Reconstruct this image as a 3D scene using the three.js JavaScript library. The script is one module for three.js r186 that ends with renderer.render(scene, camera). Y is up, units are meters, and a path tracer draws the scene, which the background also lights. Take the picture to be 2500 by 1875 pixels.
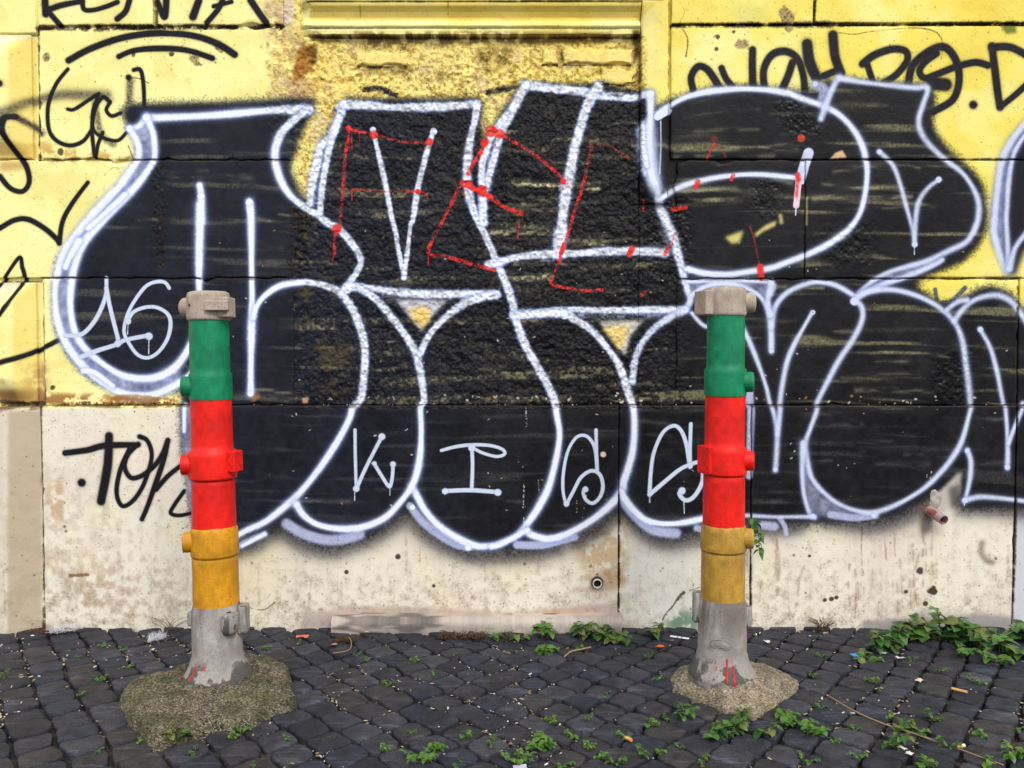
import * as THREE from 'three';
import { mergeGeometries } from 'three/addons/utils/BufferGeometryUtils.js';
import { RoundedBoxGeometry } from 'three/addons/geometries/RoundedBoxGeometry.js';

// ------------------------------------------------------------------ camera, sky, sun, exposure
const F = 2023, PITCH = 2.04 * Math.PI / 180, EYE = 1.3, DIST = 3.915;
const scene = new THREE.Scene();
const camera = new THREE.PerspectiveCamera(2 * Math.atan(937.5 / F) * 180 / Math.PI, 4 / 3, 0.05, 200);
camera.position.set(0, EYE, DIST);
camera.rotation.x = -PITCH;

const renderer = new THREE.WebGLRenderer({ antialias: true });
renderer.setSize(1024, 768);
renderer.toneMapping = THREE.LinearToneMapping;
renderer.toneMappingExposure = 1.38;
renderer.shadowMap.enabled = true;

{ // an overcast sky, a little brighter overhead
  const w = 64, h = 32, d = new Float32Array(w * h * 4);
  for (let y = 0; y < h; y++) for (let x = 0; x < w; x++) {
    const up = Math.sin(((y + 0.5) / h - 0.5) * Math.PI), l = up > 0 ? 0.78 + 0.42 * up : 0.25, o = (y * w + x) * 4;
    d[o] = l * 0.98; d[o + 1] = l * 1.0; d[o + 2] = l * 1.05; d[o + 3] = 1;
  }
  const t = new THREE.DataTexture(d, w, h, THREE.RGBAFormat, THREE.FloatType);
  t.mapping = THREE.EquirectangularReflectionMapping; t.magFilter = THREE.LinearFilter; t.needsUpdate = true;
  scene.background = t; scene.environment = t;
}
const sun = new THREE.DirectionalLight(new THREE.Color(1, 0.965, 0.91), 1.5);
sun.position.set(3.2, 6.5, 6.5);
sun.castShadow = true; sun.shadow.radius = 36;
sun.shadow.mapSize.set(2048, 2048);
Object.assign(sun.shadow.camera, { left: -6, right: 6, top: 6, bottom: -6, near: 0.5, far: 30 });
scene.add(sun);

// ------------------------------------------------------------------ helpers
const { lerp, clamp, smoothstep } = THREE.MathUtils;
let seed = 12345;
const rnd = () => { seed = (seed + 0x6d2b79f5) | 0; let t = Math.imul(seed ^ (seed >>> 15), 1 | seed); t = (t + Math.imul(t ^ (t >>> 7), 61 | t)) ^ t; return ((t ^ (t >>> 14)) >>> 0) / 4294967296; };
const rr = (a, b) => a + (b - a) * rnd();
const hash = (x, y) => { let h = Math.imul(x, 374761393) + Math.imul(y, 668265263) | 0; h = Math.imul(h ^ (h >>> 13), 1274126177); return ((h ^ (h >>> 16)) >>> 0) / 4294967296; };
function noise(x, y) {
  const ix = Math.floor(x), iy = Math.floor(y), fx = x - ix, fy = y - iy, u = fx * fx * (3 - 2 * fx), v = fy * fy * (3 - 2 * fy);
  const a = hash(ix, iy), b = hash(ix + 1, iy), c = hash(ix, iy + 1), d = hash(ix + 1, iy + 1);
  return a + (b - a) * u + (c - a) * v + (a - b - c + d) * u * v;
}
const fbm = (x, y, n = 4) => { let s = 0, a = 0.5, t = 0; for (let i = 0; i < n; i++) { s += a * noise(x, y); t += a; a *= 0.5; x = x * 2.03 + 17.1; y = y * 2.03 + 9.7; } return s / t; };
const noise3 = (x, y, z) => (noise(x + z * 0.71, y - z * 0.37) + noise(y + 31.7 + x * 0.3, z + 11.3) + noise(z - 5.1, x + 47.9 + y * 0.2)) / 3;
const sm = (a, b, x) => { const t = clamp((x - a) / (b - a), 0, 1); return t * t * (3 - 2 * t); };

// a pixel of a 2500 x 1875 view as a direction, and where that direction meets the wall (z), the ground (y)
const CP = Math.cos(PITCH), SP = Math.sin(PITCH);
function ray(px, py) { const x = (px - 1250) / F, y = -(py - 937.5) / F; return [x, y * CP - SP, -y * SP - CP]; }
function onWall(px, py, z = 0) { const r = ray(px, py), t = (z - DIST) / r[2]; return [r[0] * t, EYE + r[1] * t]; }
function onGround(px, py, y = 0) { const r = ray(px, py), t = (y - EYE) / r[1]; return [r[0] * t, DIST + r[2] * t]; }

const used = new Map();
function numbered(n) { const k = used.get(n) ?? 0; used.set(n, k + 1); return k ? n + '_' + String(k).padStart(3, '0') : n; }
function mesh(name, geo, mat, parent) { const m = new THREE.Mesh(geo, mat); m.name = numbered(name); m.castShadow = m.receiveShadow = true; (parent ?? scene).add(m); return m; }
function tag(o, label, category, group, kind) { if (label) o.userData.label = label; if (category) o.userData.category = category; if (group) o.userData.group = group; if (kind) o.userData.kind = kind; return o; }
function thing(name, label, category, pos = [0, 0, 0], group) { const g = new THREE.Group(); g.name = numbered(name); g.position.set(...pos); scene.add(g); return tag(g, label, category, group); }
function tex(w, h, f, srgb = true) {
  const d = new Uint8Array(w * h * 4);
  for (let y = 0; y < h; y++) for (let x = 0; x < w; x++) { const c = f(x / w, y / h, x, y), o = (y * w + x) * 4; if (c.length) { d[o] = clamp(c[0], 0, 255); d[o + 1] = clamp(c[1], 0, 255); d[o + 2] = clamp(c[2], 0, 255); } else d[o] = d[o + 1] = d[o + 2] = clamp(c * 255, 0, 255); d[o + 3] = 255; }
  const t = new THREE.DataTexture(d, w, h); t.magFilter = THREE.LinearFilter; t.minFilter = THREE.LinearMipmapLinearFilter; t.wrapS = t.wrapT = THREE.RepeatWrapping;
  if (srgb) t.colorSpace = THREE.SRGBColorSpace; t.needsUpdate = true; return t;
}
const std = (o) => new THREE.MeshStandardMaterial({ roughness: 0.8, metalness: 0, ...o });
const srgb = (r, g, b) => new THREE.Color().setRGB(r / 255, g / 255, b / 255, THREE.SRGBColorSpace);

// ------------------------------------------------------------------ the wall's paint: worked out in wall metres, one sheet for the stretch in view
const WX0 = -2.62, WX1 = 2.62, WY0 = -0.08, WY1 = 3.07, PPM = 2048 / (WX1 - WX0), TW = 2048, TH = Math.round((WY1 - WY0) * PPM), PX = PPM / 517; // PX: sheet texels per view pixel
const N = TW * TH, R = new Float32Array(N), G = new Float32Array(N), B = new Float32Array(N), HGT = new Float32Array(N), GLOSS = new Float32Array(N).fill(0.8), ROUGH = new Float32Array(N);
const nFine = new Float32Array(N), nMid = new Float32Array(N), nBig = new Float32Array(N), nLump = new Float32Array(N);
const toT = (px, py) => { const [x, y] = onWall(px, py); return [(x - WX0) * PPM, (WY1 - y) * PPM]; };
const T0 = toT(0, 0), T1 = toT(2500, 1530);
const vx = (tx) => (tx - T0[0]) / (T1[0] - T0[0]) * 2500, vy = (ty) => (ty - T0[1]) / (T1[1] - T0[1]) * 1530; // near enough for soft masks
for (let y = 0, i = 0; y < TH; y++) for (let x = 0; x < TW; x++, i++) {
  nFine[i] = fbm(x * 0.42, y * 0.42, 2); nMid[i] = fbm(x * 0.085 + 40, y * 0.085, 3); nBig[i] = fbm(x * 0.013 + 90, y * 0.013 + 7, 4);
  nLump[i] = 0.62 * noise(x * 0.21 + 300, y * 0.21) + 0.38 * noise(x * 0.11 + 33, y * 0.13 + 5);
}
const mix = (i, c, a) => { R[i] += (c[0] - R[i]) * a; G[i] += (c[1] - G[i]) * a; B[i] += (c[2] - B[i]) * a; };
const yellowL = [250, 240, 160], yellowR = [240, 221, 100], cream = [230, 222, 203], pinkish = [224, 211, 197], ochre = [212, 176, 74], grime = [120, 104, 84];
// soft-edged mask of a polygon in view pixels
function polyMask(pts, soft) {
  const q = []; for (let k = 0; k < pts.length; k += 2) q.push(toT(pts[k], pts[k + 1]));
  let x0 = 1e9, x1 = -1e9, y0 = 1e9, y1 = -1e9; for (const p of q) { x0 = Math.min(x0, p[0]); x1 = Math.max(x1, p[0]); y0 = Math.min(y0, p[1]); y1 = Math.max(y1, p[1]); }
  const s = soft * PX + 1; x0 = Math.max(0, Math.floor(x0 - s)); x1 = Math.min(TW - 1, Math.ceil(x1 + s)); y0 = Math.max(0, Math.floor(y0 - s)); y1 = Math.min(TH - 1, Math.ceil(y1 + s));
  const w = x1 - x0 + 1, h = y1 - y0 + 1; let m = new Float32Array(w * h);
  for (let y = 0; y < h; y++) {
    const xs = [], Y = y + y0 + 0.5;
    for (let k = 0; k < q.length; k++) { const a = q[k], b = q[(k + 1) % q.length]; if ((a[1] <= Y) !== (b[1] <= Y)) xs.push(a[0] + (Y - a[1]) / (b[1] - a[1]) * (b[0] - a[0])); }
    xs.sort((a, b) => a - b);
    for (let k = 0; k + 1 < xs.length; k += 2) for (let x = Math.max(0, Math.ceil(xs[k] - x0)); x <= Math.min(w - 1, xs[k + 1] - x0); x++) m[y * w + x] = 1;
  }
  const r = Math.max(1, Math.round(soft * PX / 2));
  for (let pass = 0; pass < 2; pass++) for (const [n, len, st, ls] of [[h, w, 1, w], [w, h, w, 1]]) {
    const out = new Float32Array(w * h);
    for (let a = 0; a < n; a++) { let s2 = 0; const o = a * ls; for (let k = -r; k <= r; k++) s2 += m[o + clamp(k, 0, len - 1) * st]; for (let k = 0; k < len; k++) { out[o + k * st] = s2 / (2 * r + 1); s2 += m[o + Math.min(len - 1, k + r + 1) * st] - m[o + Math.max(0, k - r) * st]; } }
    m = out;
  }
  return { x0, y0, w, h, m };
}
function fillPoly(pts, soft, f) { const M = polyMask(pts, soft); for (let y = 0; y < M.h; y++) for (let x = 0; x < M.w; x++) { const a = M.m[y * M.w + x]; if (a > 0.002) f((y + M.y0) * TW + x + M.x0, a, x + M.x0, y + M.y0); } }
// tile letters: where the measured coordinates start, and their scale
const TILE = { A: [0, 0], B: [600, 0], C: [1200, 0], D: [1700, 0], E: [0, 500], F: [600, 500], G: [1200, 500], H: [1700, 500], I: [0, 900], J: [600, 900], K: [1200, 900], L: [1700, 900], V: [0, 0] };
function path(list) { // ['A', x, y, ...,'F', x, y ...] -> view pixels
  const out = []; let o = TILE.V, s = 1;
  for (let k = 0; k < list.length;) { if (typeof list[k] === 'string') { o = TILE[list[k]]; s = list[k] === 'V' ? 1 : 2.765; k++; continue; } out.push([o[0] + list[k] / s, o[1] + list[k + 1] / s]); k += 2; }
  return out;
}
let strokeNo = 0;
function stroke(list, width, f, { vary = 0.1, taper = 0, reach = 2.3 } = {}) { // f(index, d) with d = distance / half width
  const p = path(list).map(([x, y]) => toT(x, y)); strokeNo++;
  if (p.length === 1) p.push([p[0][0] + 0.1, p[0][1]]);
  const pts = [];
  for (let k = 0; k + 1 < p.length; k++) {
    const a = p[Math.max(0, k - 1)], b = p[k], c = p[k + 1], d = p[Math.min(p.length - 1, k + 2)], n = Math.max(1, Math.ceil(Math.hypot(c[0] - b[0], c[1] - b[1]) / 2));
    for (let j = 0; j <= n; j++) { const t = j / n, t2 = t * t, t3 = t2 * t; pts.push([0, 1].map((e) => 0.5 * (2 * b[e] + (c[e] - a[e]) * t + (2 * a[e] - 5 * b[e] + 4 * c[e] - d[e]) * t2 + (3 * b[e] - a[e] - 3 * c[e] + d[e]) * t3))); }
  }
  const half = width * PX / 2, rMax = Math.ceil(half * reach * (1 + vary)) + 1;
  let x0 = 1e9, x1 = -1e9, y0 = 1e9, y1 = -1e9; for (const q of pts) { x0 = Math.min(x0, q[0]); x1 = Math.max(x1, q[0]); y0 = Math.min(y0, q[1]); y1 = Math.max(y1, q[1]); }
  x0 = Math.max(0, Math.floor(x0 - rMax)); x1 = Math.min(TW - 1, Math.ceil(x1 + rMax)); y0 = Math.max(0, Math.floor(y0 - rMax)); y1 = Math.min(TH - 1, Math.ceil(y1 + rMax));
  const w = x1 - x0 + 1, h = y1 - y0 + 1; if (w < 1 || h < 1) return;
  const D = new Float32Array(w * h).fill(9);
  pts.forEach((q, k) => {
    const hw = half * (1 + vary * (2 * noise(k * 0.03 + strokeNo * 7.3, strokeNo) - 1)) * (1 - taper * k / pts.length);
    for (let y = Math.max(y0, Math.floor(q[1] - rMax)); y <= Math.min(y1, q[1] + rMax); y++) for (let x = Math.max(x0, Math.floor(q[0] - rMax)); x <= Math.min(x1, q[0] + rMax); x++) {
      const d = Math.hypot(x - q[0], y - q[1]) / hw, o = (y - y0) * w + x - x0; if (d < D[o]) D[o] = d;
    }
  });
  for (let y = 0; y < h; y++) for (let x = 0; x < w; x++) { const d = D[y * w + x]; if (d < reach) f((y + y0) * TW + x + x0, d); }
}
const lumpy = (i) => 0.78 - 0.95 * (nLump[i] * 0.55 + nFine[i] * 0.45 - 0.18); // how hard a spot of the coarse render is to reach with spray
const pits = (i) => 1 - ROUGH[i] * 0.6 * sm(0.3, 0.6, lumpy(i));
function spray(list, width, core, edge, { a = 1, soft = 0.4, halo = 0.16, ...o } = {}) {
  stroke(list, width, (i, d) => {
    const q = Math.max(0, d + (nFine[i] - 0.5) * 0.2 * soft / 0.4);
    let c = soft > 0.6 ? Math.exp(-Math.pow(q / 0.88, 1.9)) : 1 - sm(1 - soft, 1 + soft * 0.55, q);
    const g = halo * Math.exp(-Math.max(0, d - 0.8) * 2.4) * (0.45 + 0.8 * sm(0.3, 0.75, nFine[i])) * (1 - sm(1.5, 2.3, d));
    if (o.dry) c *= 1 - o.dry * (1 - sm(0.4, 0.62, nMid[i] * 0.5 + nFine[i] * 0.5));
    let al = clamp(c * a * (0.74 + 0.3 * nBig[i] + 0.22 * nFine[i]) + g, 0, 1);
    if (ROUGH[i] > 0.05) { const n = clamp(lumpy(i), 0, 0.9); al = lerp(al, 0.97 * sm(n * 0.75 - 0.25, n * 0.75 + 0.5, al) * (1 - 0.4 * sm(0.44, 0.74, n * 0.7 + nFine[i] * 0.35)), ROUGH[i]); }
    if (al < 0.004) return;
    const k = sm(0.1, 0.75, c); mix(i, [lerp(edge[0], core[0], k), lerp(edge[1], core[1], k), lerp(edge[2], core[2], k)], al); GLOSS[i] = lerp(GLOSS[i], 0.6, al);
  }, o);
}
const WH = [232, 237, 250], WHE = [120, 142, 208], BLU = [176, 182, 212], BLK = [35, 36, 42], RED = [226, 48, 40];
const white = (list, w = 22, o) => { const e = sm(1500, 1750, path(list)[0][0]); spray(list, w * lerp(1.34, 1.34, e), [lerp(234, 206, e), lerp(239, 214, e), lerp(252, 238, e)], [lerp(120, 104, e), lerp(144, 120, e), lerp(212, 176, e)], { soft: 0.75, halo: 0.12, a: lerp(1.14, 0.92, e), vary: 0.22, ...o }); };
const thin = (list, w = 12, o) => spray(list, w, [202, 212, 232], [112, 130, 176], { soft: 0.36, halo: 0.14, ...o });
const bluish = (list, w = 26, o) => spray(list, w, BLU, [110, 118, 160], { soft: 0.6, a: 0.85, ...o });
const black = (list, w = 16, o) => spray(list, w * 1.08, [22, 20, 26], [40, 34, 28], { soft: 0.55, halo: 0.34, a: 0.98, ...o });
const dot = (t, x, y, r, fn, o) => fn([t, x, y], r * 2 / 2.765, o);

const BRICKS = [[870, 992, 126, 160], [1322, 1361, 119, 156], [1373, 1547, 118, 156], [1468, 1553, 168, 206], [1490, 1554, 218, 232]]; // bricks that show in the blocked doorway
// 1. the bare surfaces
const crackLine = (list, w, c = [58, 48, 38], a = 0.8) => stroke(list, w, (i, d) => { const al = a * (1 - sm(0.5, 1.2, d + (nFine[i] - 0.5))) * sm(0.2, 0.5, nMid[i] + 0.12); mix(i, c, al); HGT[i] -= 0.2 * al; }, { vary: 0.6, reach: 1.4 });
for (let y = 0, i = 0; y < TH; y++) for (let x = 0; x < TW; x++, i++) {
  const X = vx(x), Y = vy(y), b = nBig[i], m = nMid[i], f = nFine[i];
  const right = sm(900, 2300, X + (b - 0.5) * 900);
  if (Y < 987) {
    for (let k = 0; k < 1; k++) { R[i] = lerp(yellowL[0], yellowR[0], right); G[i] = lerp(yellowL[1], yellowR[1], right); B[i] = lerp(yellowL[2], yellowR[2], right); }
    mix(i, ochre, 0.16 * sm(0.52, 0.74, b) + 0.1 * sm(0.62, 0.8, m));
    mix(i, [250, 243, 180], 0.4 * sm(0.52, 0.3, b));
    // coarse render in the blocked doorway
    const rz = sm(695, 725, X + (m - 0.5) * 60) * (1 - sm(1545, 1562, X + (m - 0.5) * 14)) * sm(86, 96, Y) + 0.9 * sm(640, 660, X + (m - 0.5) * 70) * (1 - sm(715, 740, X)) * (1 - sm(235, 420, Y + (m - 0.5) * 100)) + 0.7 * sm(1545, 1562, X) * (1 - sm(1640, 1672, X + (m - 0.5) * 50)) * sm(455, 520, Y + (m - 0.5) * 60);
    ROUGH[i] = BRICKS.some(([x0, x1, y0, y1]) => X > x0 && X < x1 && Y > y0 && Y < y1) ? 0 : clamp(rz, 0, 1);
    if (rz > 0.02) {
      mix(i, [236, 206, 104], 0.5 * rz); mix(i, [164, 122, 50], rz * 0.62 * sm(0.48, 0.24, nLump[i] + (f - 0.5) * 0.4)); mix(i, [248, 228, 132], rz * 0.5 * sm(0.56, 0.75, nLump[i]));  // pits browner, lumps paler: shade of the relief painted into the colour
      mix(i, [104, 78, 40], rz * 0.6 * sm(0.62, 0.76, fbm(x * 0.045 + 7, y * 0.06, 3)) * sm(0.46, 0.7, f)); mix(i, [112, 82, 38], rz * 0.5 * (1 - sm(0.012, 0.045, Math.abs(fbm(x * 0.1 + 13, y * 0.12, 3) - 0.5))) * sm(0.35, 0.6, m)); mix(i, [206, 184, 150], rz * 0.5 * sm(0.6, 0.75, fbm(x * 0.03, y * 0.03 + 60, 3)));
    }
  } else {
    R[i] = cream[0]; G[i] = cream[1]; B[i] = cream[2];
    mix(i, pinkish, 0.55 * sm(0.42, 0.66, b)); mix(i, [234, 224, 182], 0.32 * sm(0.55, 0.72, fbm(x * 0.02, y * 0.011 + 11, 3)));
    const low = sm(1330, 1545, Y + (m - 0.5) * 130);
    mix(i, [160, 142, 122], 0.34 * low * sm(0.2, 0.8, m * 0.6 + f * 0.4)); mix(i, [118, 104, 88], 0.42 * low * sm(0.5, 0.95, m * 0.5 + f * 0.5 + 0.06));
    mix(i, [196, 178, 150], 0.16 * sm(0.62, 0.78, m + (f - 0.5) * 0.2));
    mix(i, [104, 88, 70], 0.6 * sm(0.80, 0.9, f + (m - 0.5) * 0.25)); mix(i, [240, 234, 214], 0.3 * sm(0.5, 0.25, m) * sm(0.35, 0.7, fbm(x * 0.05, y * 0.008 + 30, 3)));
    mix(i, [140, 116, 90], 0.22 * (1 - sm(108, 330, X + (b - 0.5) * 200)) * sm(1050, 1250, Y) * sm(0.3, 0.7, m));
  }
  mix(i, [92, 76, 54], 0.5 * sm(0.80, 0.9, f + (m - 0.5) * 0.2) * (Y < 987 ? 1 - ROUGH[i] : 0));
  HGT[i] = 0.5 + (f - 0.5) * 0.13 + (m - 0.5) * 0.3 + ROUGH[i] * ((nLump[i] - 0.5) * 1.9 + (f - 0.5) * 0.6);
}
for (const [x0, x1, y0, y1] of BRICKS) { fillPoly([x0 + 2, y0 + 2, x1 - 2, y0 + 2, x1 - 2, y1 - 2, x0 + 2, y1 - 2], 4, (i, m) => mix(i, [248, 228, 136], 0.75 * m)); for (const l of [['V', x0, y1, (x0 + x1) / 2, y1 + 1, x1, y1]]) stroke(l, 4, (i, d) => mix(i, [92, 68, 34], 0.75 * (1 - sm(0.3, 1.2, d)) * sm(0.3, 0.55, nMid[i])), { reach: 1.4, vary: 0.6 }); }
// damp grey band and repairs low on the plinth, streaks of dirty water, painted bevel shade on the pilaster
const wash = (pts, soft, c, a, th = 0) => fillPoly(pts, soft, (i, m) => mix(i, c, a * m * (th ? sm(th - 0.12, th + 0.12, nMid[i] + (nBig[i] - 0.5)) : 1)));
wash([826, 1476, 1030, 1480, 1240, 1492, 1330, 1484, 1508, 1470, 1508, 1502, 826, 1502], 8, [170, 150, 140], 0.7);
wash([740, 1492, 826, 1488, 826, 1540, 740, 1540], 10, [160, 142, 136], 0.6);
wash([840, 1493, 950, 1495, 940, 1502, 835, 1502], 4, [206, 150, 104], 0.8); wash([1060, 1494, 1200, 1496, 1190, 1502, 1070, 1502], 4, [206, 152, 108], 0.6); wash([1330, 1490, 1510, 1494, 1510, 1502, 1330, 1502], 4, [206, 156, 112], 0.7);
wash([2100, 1512, 2230, 1508, 2400, 1498, 2470, 1505, 2470, 1545, 2100, 1545], 8, [142, 136, 138], 0.75); wash([2230, 1490, 2460, 1500, 2460, 1540, 2230, 1540], 12, [160, 156, 156], 0.5);
wash([1530, 1300, 1700, 1330, 1720, 1540, 1525, 1540], 90, [190, 192, 190], 0.6); wash([1640, 1490, 1705, 1490, 1705, 1535, 1620, 1535], 16, [72, 112, 84], 0.7, 0.5);
wash([2480, 990, 2620, 990, 2620, 1540, 2468, 1540], 6, [198, 198, 208], 0.9);
wash([1420, 1190, 1520, 1180, 1530, 1300, 1520, 1420, 1420, 1440, 1405, 1330], 24, [196, 166, 122], 0.7, 0.5);
wash([1440, 1410, 1500, 1380, 1530, 1420, 1500, 1440, 1440, 1440], 10, [168, 134, 96], 0.6);
wash([0, 1000, 44, 990, 44, 1540, 0, 1540], 10, [206, 192, 178], 0.6); wash([46, 1000, 104, 1000, 106, 1540, 48, 1540], 6, [176, 158, 132], 0.75);  // second wash darkens the slanted pilaster side, its shade put in the paint
wash([2070, 1250, 2250, 1260, 2260, 1330, 2200, 1480, 2120, 1500, 2060, 1340], 60, [220, 204, 190], 0.5);
for (let k = 0; k < 70; k++) { const x = k < 26 ? rr(2070, 2260) : rr(120, 2460), y = rr(1280, 1420), l = rr(20, 120); stroke(['V', x, y, x + rr(-3, 3), y + l * 0.5, x + rr(-5, 5), y + l], rr(2.5, 8), (i, d) => mix(i, [136, 112, 88], (k < 26 ? 0.4 : 0.24) * (1 - sm(0.3, 1.2, d)) * sm(0.3, 0.6, nMid[i])), { vary: 0.5, reach: 1.3 }); }
for (const l of [['L', 720, 1320, 690, 1400, 680, 1480, 655, 1659], ['L', 530, 1100, 545, 1300, 540, 1500, 535, 1620], ['L', 430, 1430, 420, 1560], ['J', 445, 1420, 435, 1520, 430, 1610], ['I', 105, 1330, 110, 1450, 115, 1600], ['L', 1490, 1250, 1460, 1400, 1470, 1550]]) stroke(l, 11, (i, d) => mix(i, [142, 116, 88], 0.42 * (1 - sm(0.1, 1.2, d)) * sm(0.3, 0.65, nMid[i] + 0.05)), { vary: 0.5, reach: 1.3 });
for (let k = 0; k < 520; k++) { const x = rr(0, 2500), y = rr(995, 1520); dot('V', x, y, 1, (l, w) => stroke(l, rr(2, rnd() < 0.05 ? 10 : 4.6), (i, d) => { const a = 0.75 * (1 - sm(0.4, 1.2, d + (nFine[i] - 0.5) * 0.8)); mix(i, [104, 84, 62], a); HGT[i] -= 0.25 * a; }, { reach: 1.4 })); }
for (let k = 0; k < 150; k++) { const left = k < 60, x = left ? rr(10, 620) : rr(1650, 2480), y = rr(75, 380); stroke(['V', x, y], rr(2.5, 5.5), (i, d) => { const a = 0.65 * (1 - sm(0.4, 1.2, d)); mix(i, [120, 96, 52], a); HGT[i] -= 0.2 * a; }, { reach: 1.4 }); }
// scratches on the plinth by the left post
for (let k = 0; k < 260; k++) { const x = rr(110, 2470), y = rr(1180, 1420), l = rr(60, 240), c = k % 3 ? [150, 132, 110] : [244, 238, 222]; if (y < 1330 && x > 480 && x < 1900) continue; stroke(['V', x, y, x + rr(-3, 3), y + l * 0.5, x + rr(-5, 5), Math.min(1535, y + l)], rr(4, 16), (i, d) => mix(i, c, 0.13 * Math.exp(-d * d * 1.4) * sm(0.2, 0.7, nMid[i])), { vary: 0.4, reach: 2 }); }
for (let k = 0; k < 90; k++) { const x = rr(120, 470), y = rr(1010, 1500), a = rr(0, 6.3), l = rr(15, 60); stroke(['V', x, y, x + Math.cos(a) * l * 0.5 + rr(-6, 6), y + Math.sin(a) * l * 0.5 + rr(-6, 6), x + Math.cos(a) * l, y + Math.sin(a) * l], 1.8, (i, d) => mix(i, rnd() < 0.4 ? [240, 232, 214] : [140, 112, 86], 0.4 * (1 - sm(0.4, 1.2, d))), { reach: 1.3 }); }
wash([120, 1180, 160, 1170, 165, 1270, 125, 1275], 22, [186, 150, 104], 0.5, 0.5); wash([170, 1380, 420, 1360, 440, 1500, 180, 1510], 40, [176, 152, 126], 0.35, 0.55); wash([590, 1040, 680, 1300, 640, 1500, 560, 1500], 80, [222, 206, 160], 0.4);
crackLine(['K', 1290, 1505, 1250, 1550, 1215, 1600, 1170, 1650, 1150, 1690], 6); crackLine(['K', 1330, 1490, 1400, 1470], 5); crackLine(['J', 0, 1600, 120, 1620, 200, 1570], 3); crackLine(['I', 480, 1390, 600, 1385], 6, [120, 86, 56]);
stroke(['V', 2270, 1440], 26, (i, d) => { const a = 1 - sm(0.7, 1.05, d + (nMid[i] - 0.5) * 1.2); mix(i, [58, 42, 34], a * 0.9); HGT[i] -= 0.8 * a; }, { reach: 1.6 });
for (const [x, y, r] of [[2242, 1391, 9], [2207, 1442, 7], [2255, 1471, 7], [1973, 1355, 4], [2010, 1462, 5], [2026, 1460, 6], [2038, 1456, 5], [972, 1357, 8], [847, 1395, 5], [1059, 1428, 5]]) stroke(['V', x, y], r * 2, (i, d) => { const a = 1 - sm(0.6, 1.1, d + (nMid[i] - 0.5)); mix(i, [52, 44, 36], a * 0.85); HGT[i] -= 0.5 * a; }, { reach: 1.5 });
stroke(['L', 1915, 1170, 1910, 1240, 1950, 1290, 1985, 1300], 22, (i, d) => mix(i, [120, 104, 84], 0.65 * Math.exp(-d * d * 1.6)), { reach: 2 });
// upper wall wear: broken edge of the doorway, pale worn patches, dirt along the ledges; shade of bevels and cornice painted in
wash([640, 0, 690, 0, 705, 60, 735, 90, 745, 240, 660, 250, 672, 160, 640, 60], 18, [192, 168, 128], 0.6, 0.48);
wash([728, 118, 742, 110, 762, 112, 768, 140, 762, 165, 735, 190, 712, 210, 716, 170], 6, [142, 84, 34], 0.9); wash([752, 108, 772, 108, 772, 150, 758, 160], 6, [62, 36, 20], 0.8); wash([700, 190, 760, 200, 770, 240, 700, 240], 18, [178, 140, 112], 0.7, 0.5);
wash([0, 88, 82, 88, 60, 104, 0, 106], 5, [214, 202, 190], 0.85); wash([690, 0, 718, 0, 716, 60, 690, 56], 4, [214, 196, 176], 0.9);
wash([0, 690, 70, 690, 50, 712, 0, 720], 6, [200, 190, 176], 0.7); wash([0, 950, 96, 950, 108, 985, 0, 985], 10, [128, 92, 58], 0.85); wash([70, 900, 112, 880, 118, 990, 60, 990], 16, [160, 110, 84], 0.6, 0.48);  // brown wash on the lower quoin bevel paints its shade
wash([108, 960, 440, 968, 440, 988, 108, 988], 8, [150, 104, 56], 0.85, 0.5); wash([95, 340, 150, 365, 330, 372, 330, 392, 92, 392], 16, [196, 150, 70], 0.7, 0.48); wash([0, 392, 70, 396, 60, 412, 0, 420], 10, [176, 132, 66], 0.6);
wash([34, 96, 84, 88, 86, 384, 34, 384], 5, [226, 196, 92], 0.5); wash([46, 700, 92, 690, 94, 985, 46, 985], 5, [226, 196, 90], 0.45); wash([0, 352, 84, 352, 84, 386, 0, 386], 5, [208, 160, 66], 0.5);  // facet shade painted in: right and lower quoin bevels darker
for (const [x, y, s] of [[273, 95, 5], [478, 140, 16], [535, 115, 12], [418, 131, 5], [147, 372, 8], [112, 140, 10], [325, 133, 5], [1813, 108, 18], [1920, 40, 22], [1925, 68, 10], [1750, 90, 6], [1747, 121, 5], [1790, 78, 6], [2376, 256, 5], [128, 945, 8]]) stroke(['V', x, y], s * 2, (i, d) => { const a = 1 - sm(0.5, 1.1, d + (nMid[i] - 0.5) * 1.5); mix(i, s > 9 ? [156, 134, 96] : [74, 56, 40], a * 0.8); mix(i, [70, 60, 50], a * 0.7 * sm(0.55, 0.7, nFine[i])); HGT[i] -= 0.4 * a; }, { reach: 1.6 });
wash([2440, 60, 2480, 58, 2480, 80, 2455, 84], 5, [88, 104, 40], 0.85);
for (const l of [['D', 960, 220, 1060, 230, 1150, 215, 1280, 200, 1400, 190, 1520, 190, 1620, 220, 1660, 300, 1650, 400], ['C', 1270, 20, 1300, 80, 1270, 160, 1320, 260, 1310, 380], ['A', 870, 520, 940, 530, 1000, 560], ['A', 700, 1180, 760, 1130, 800, 1140], ['A', 860, 980, 890, 1060, 880, 1100], ['B', 1370, 40, 1365, 110], ['B', 780, 60, 775, 120]]) crackLine(l, 3, [96, 74, 36], 0.7);
wash([2300, 0, 2440, 0, 2440, 40, 2350, 40], 30, [232, 190, 60], 0.4); wash([1780, 10, 1880, 20, 1860, 55, 1790, 50], 30, [198, 196, 112], 0.5);
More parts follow.
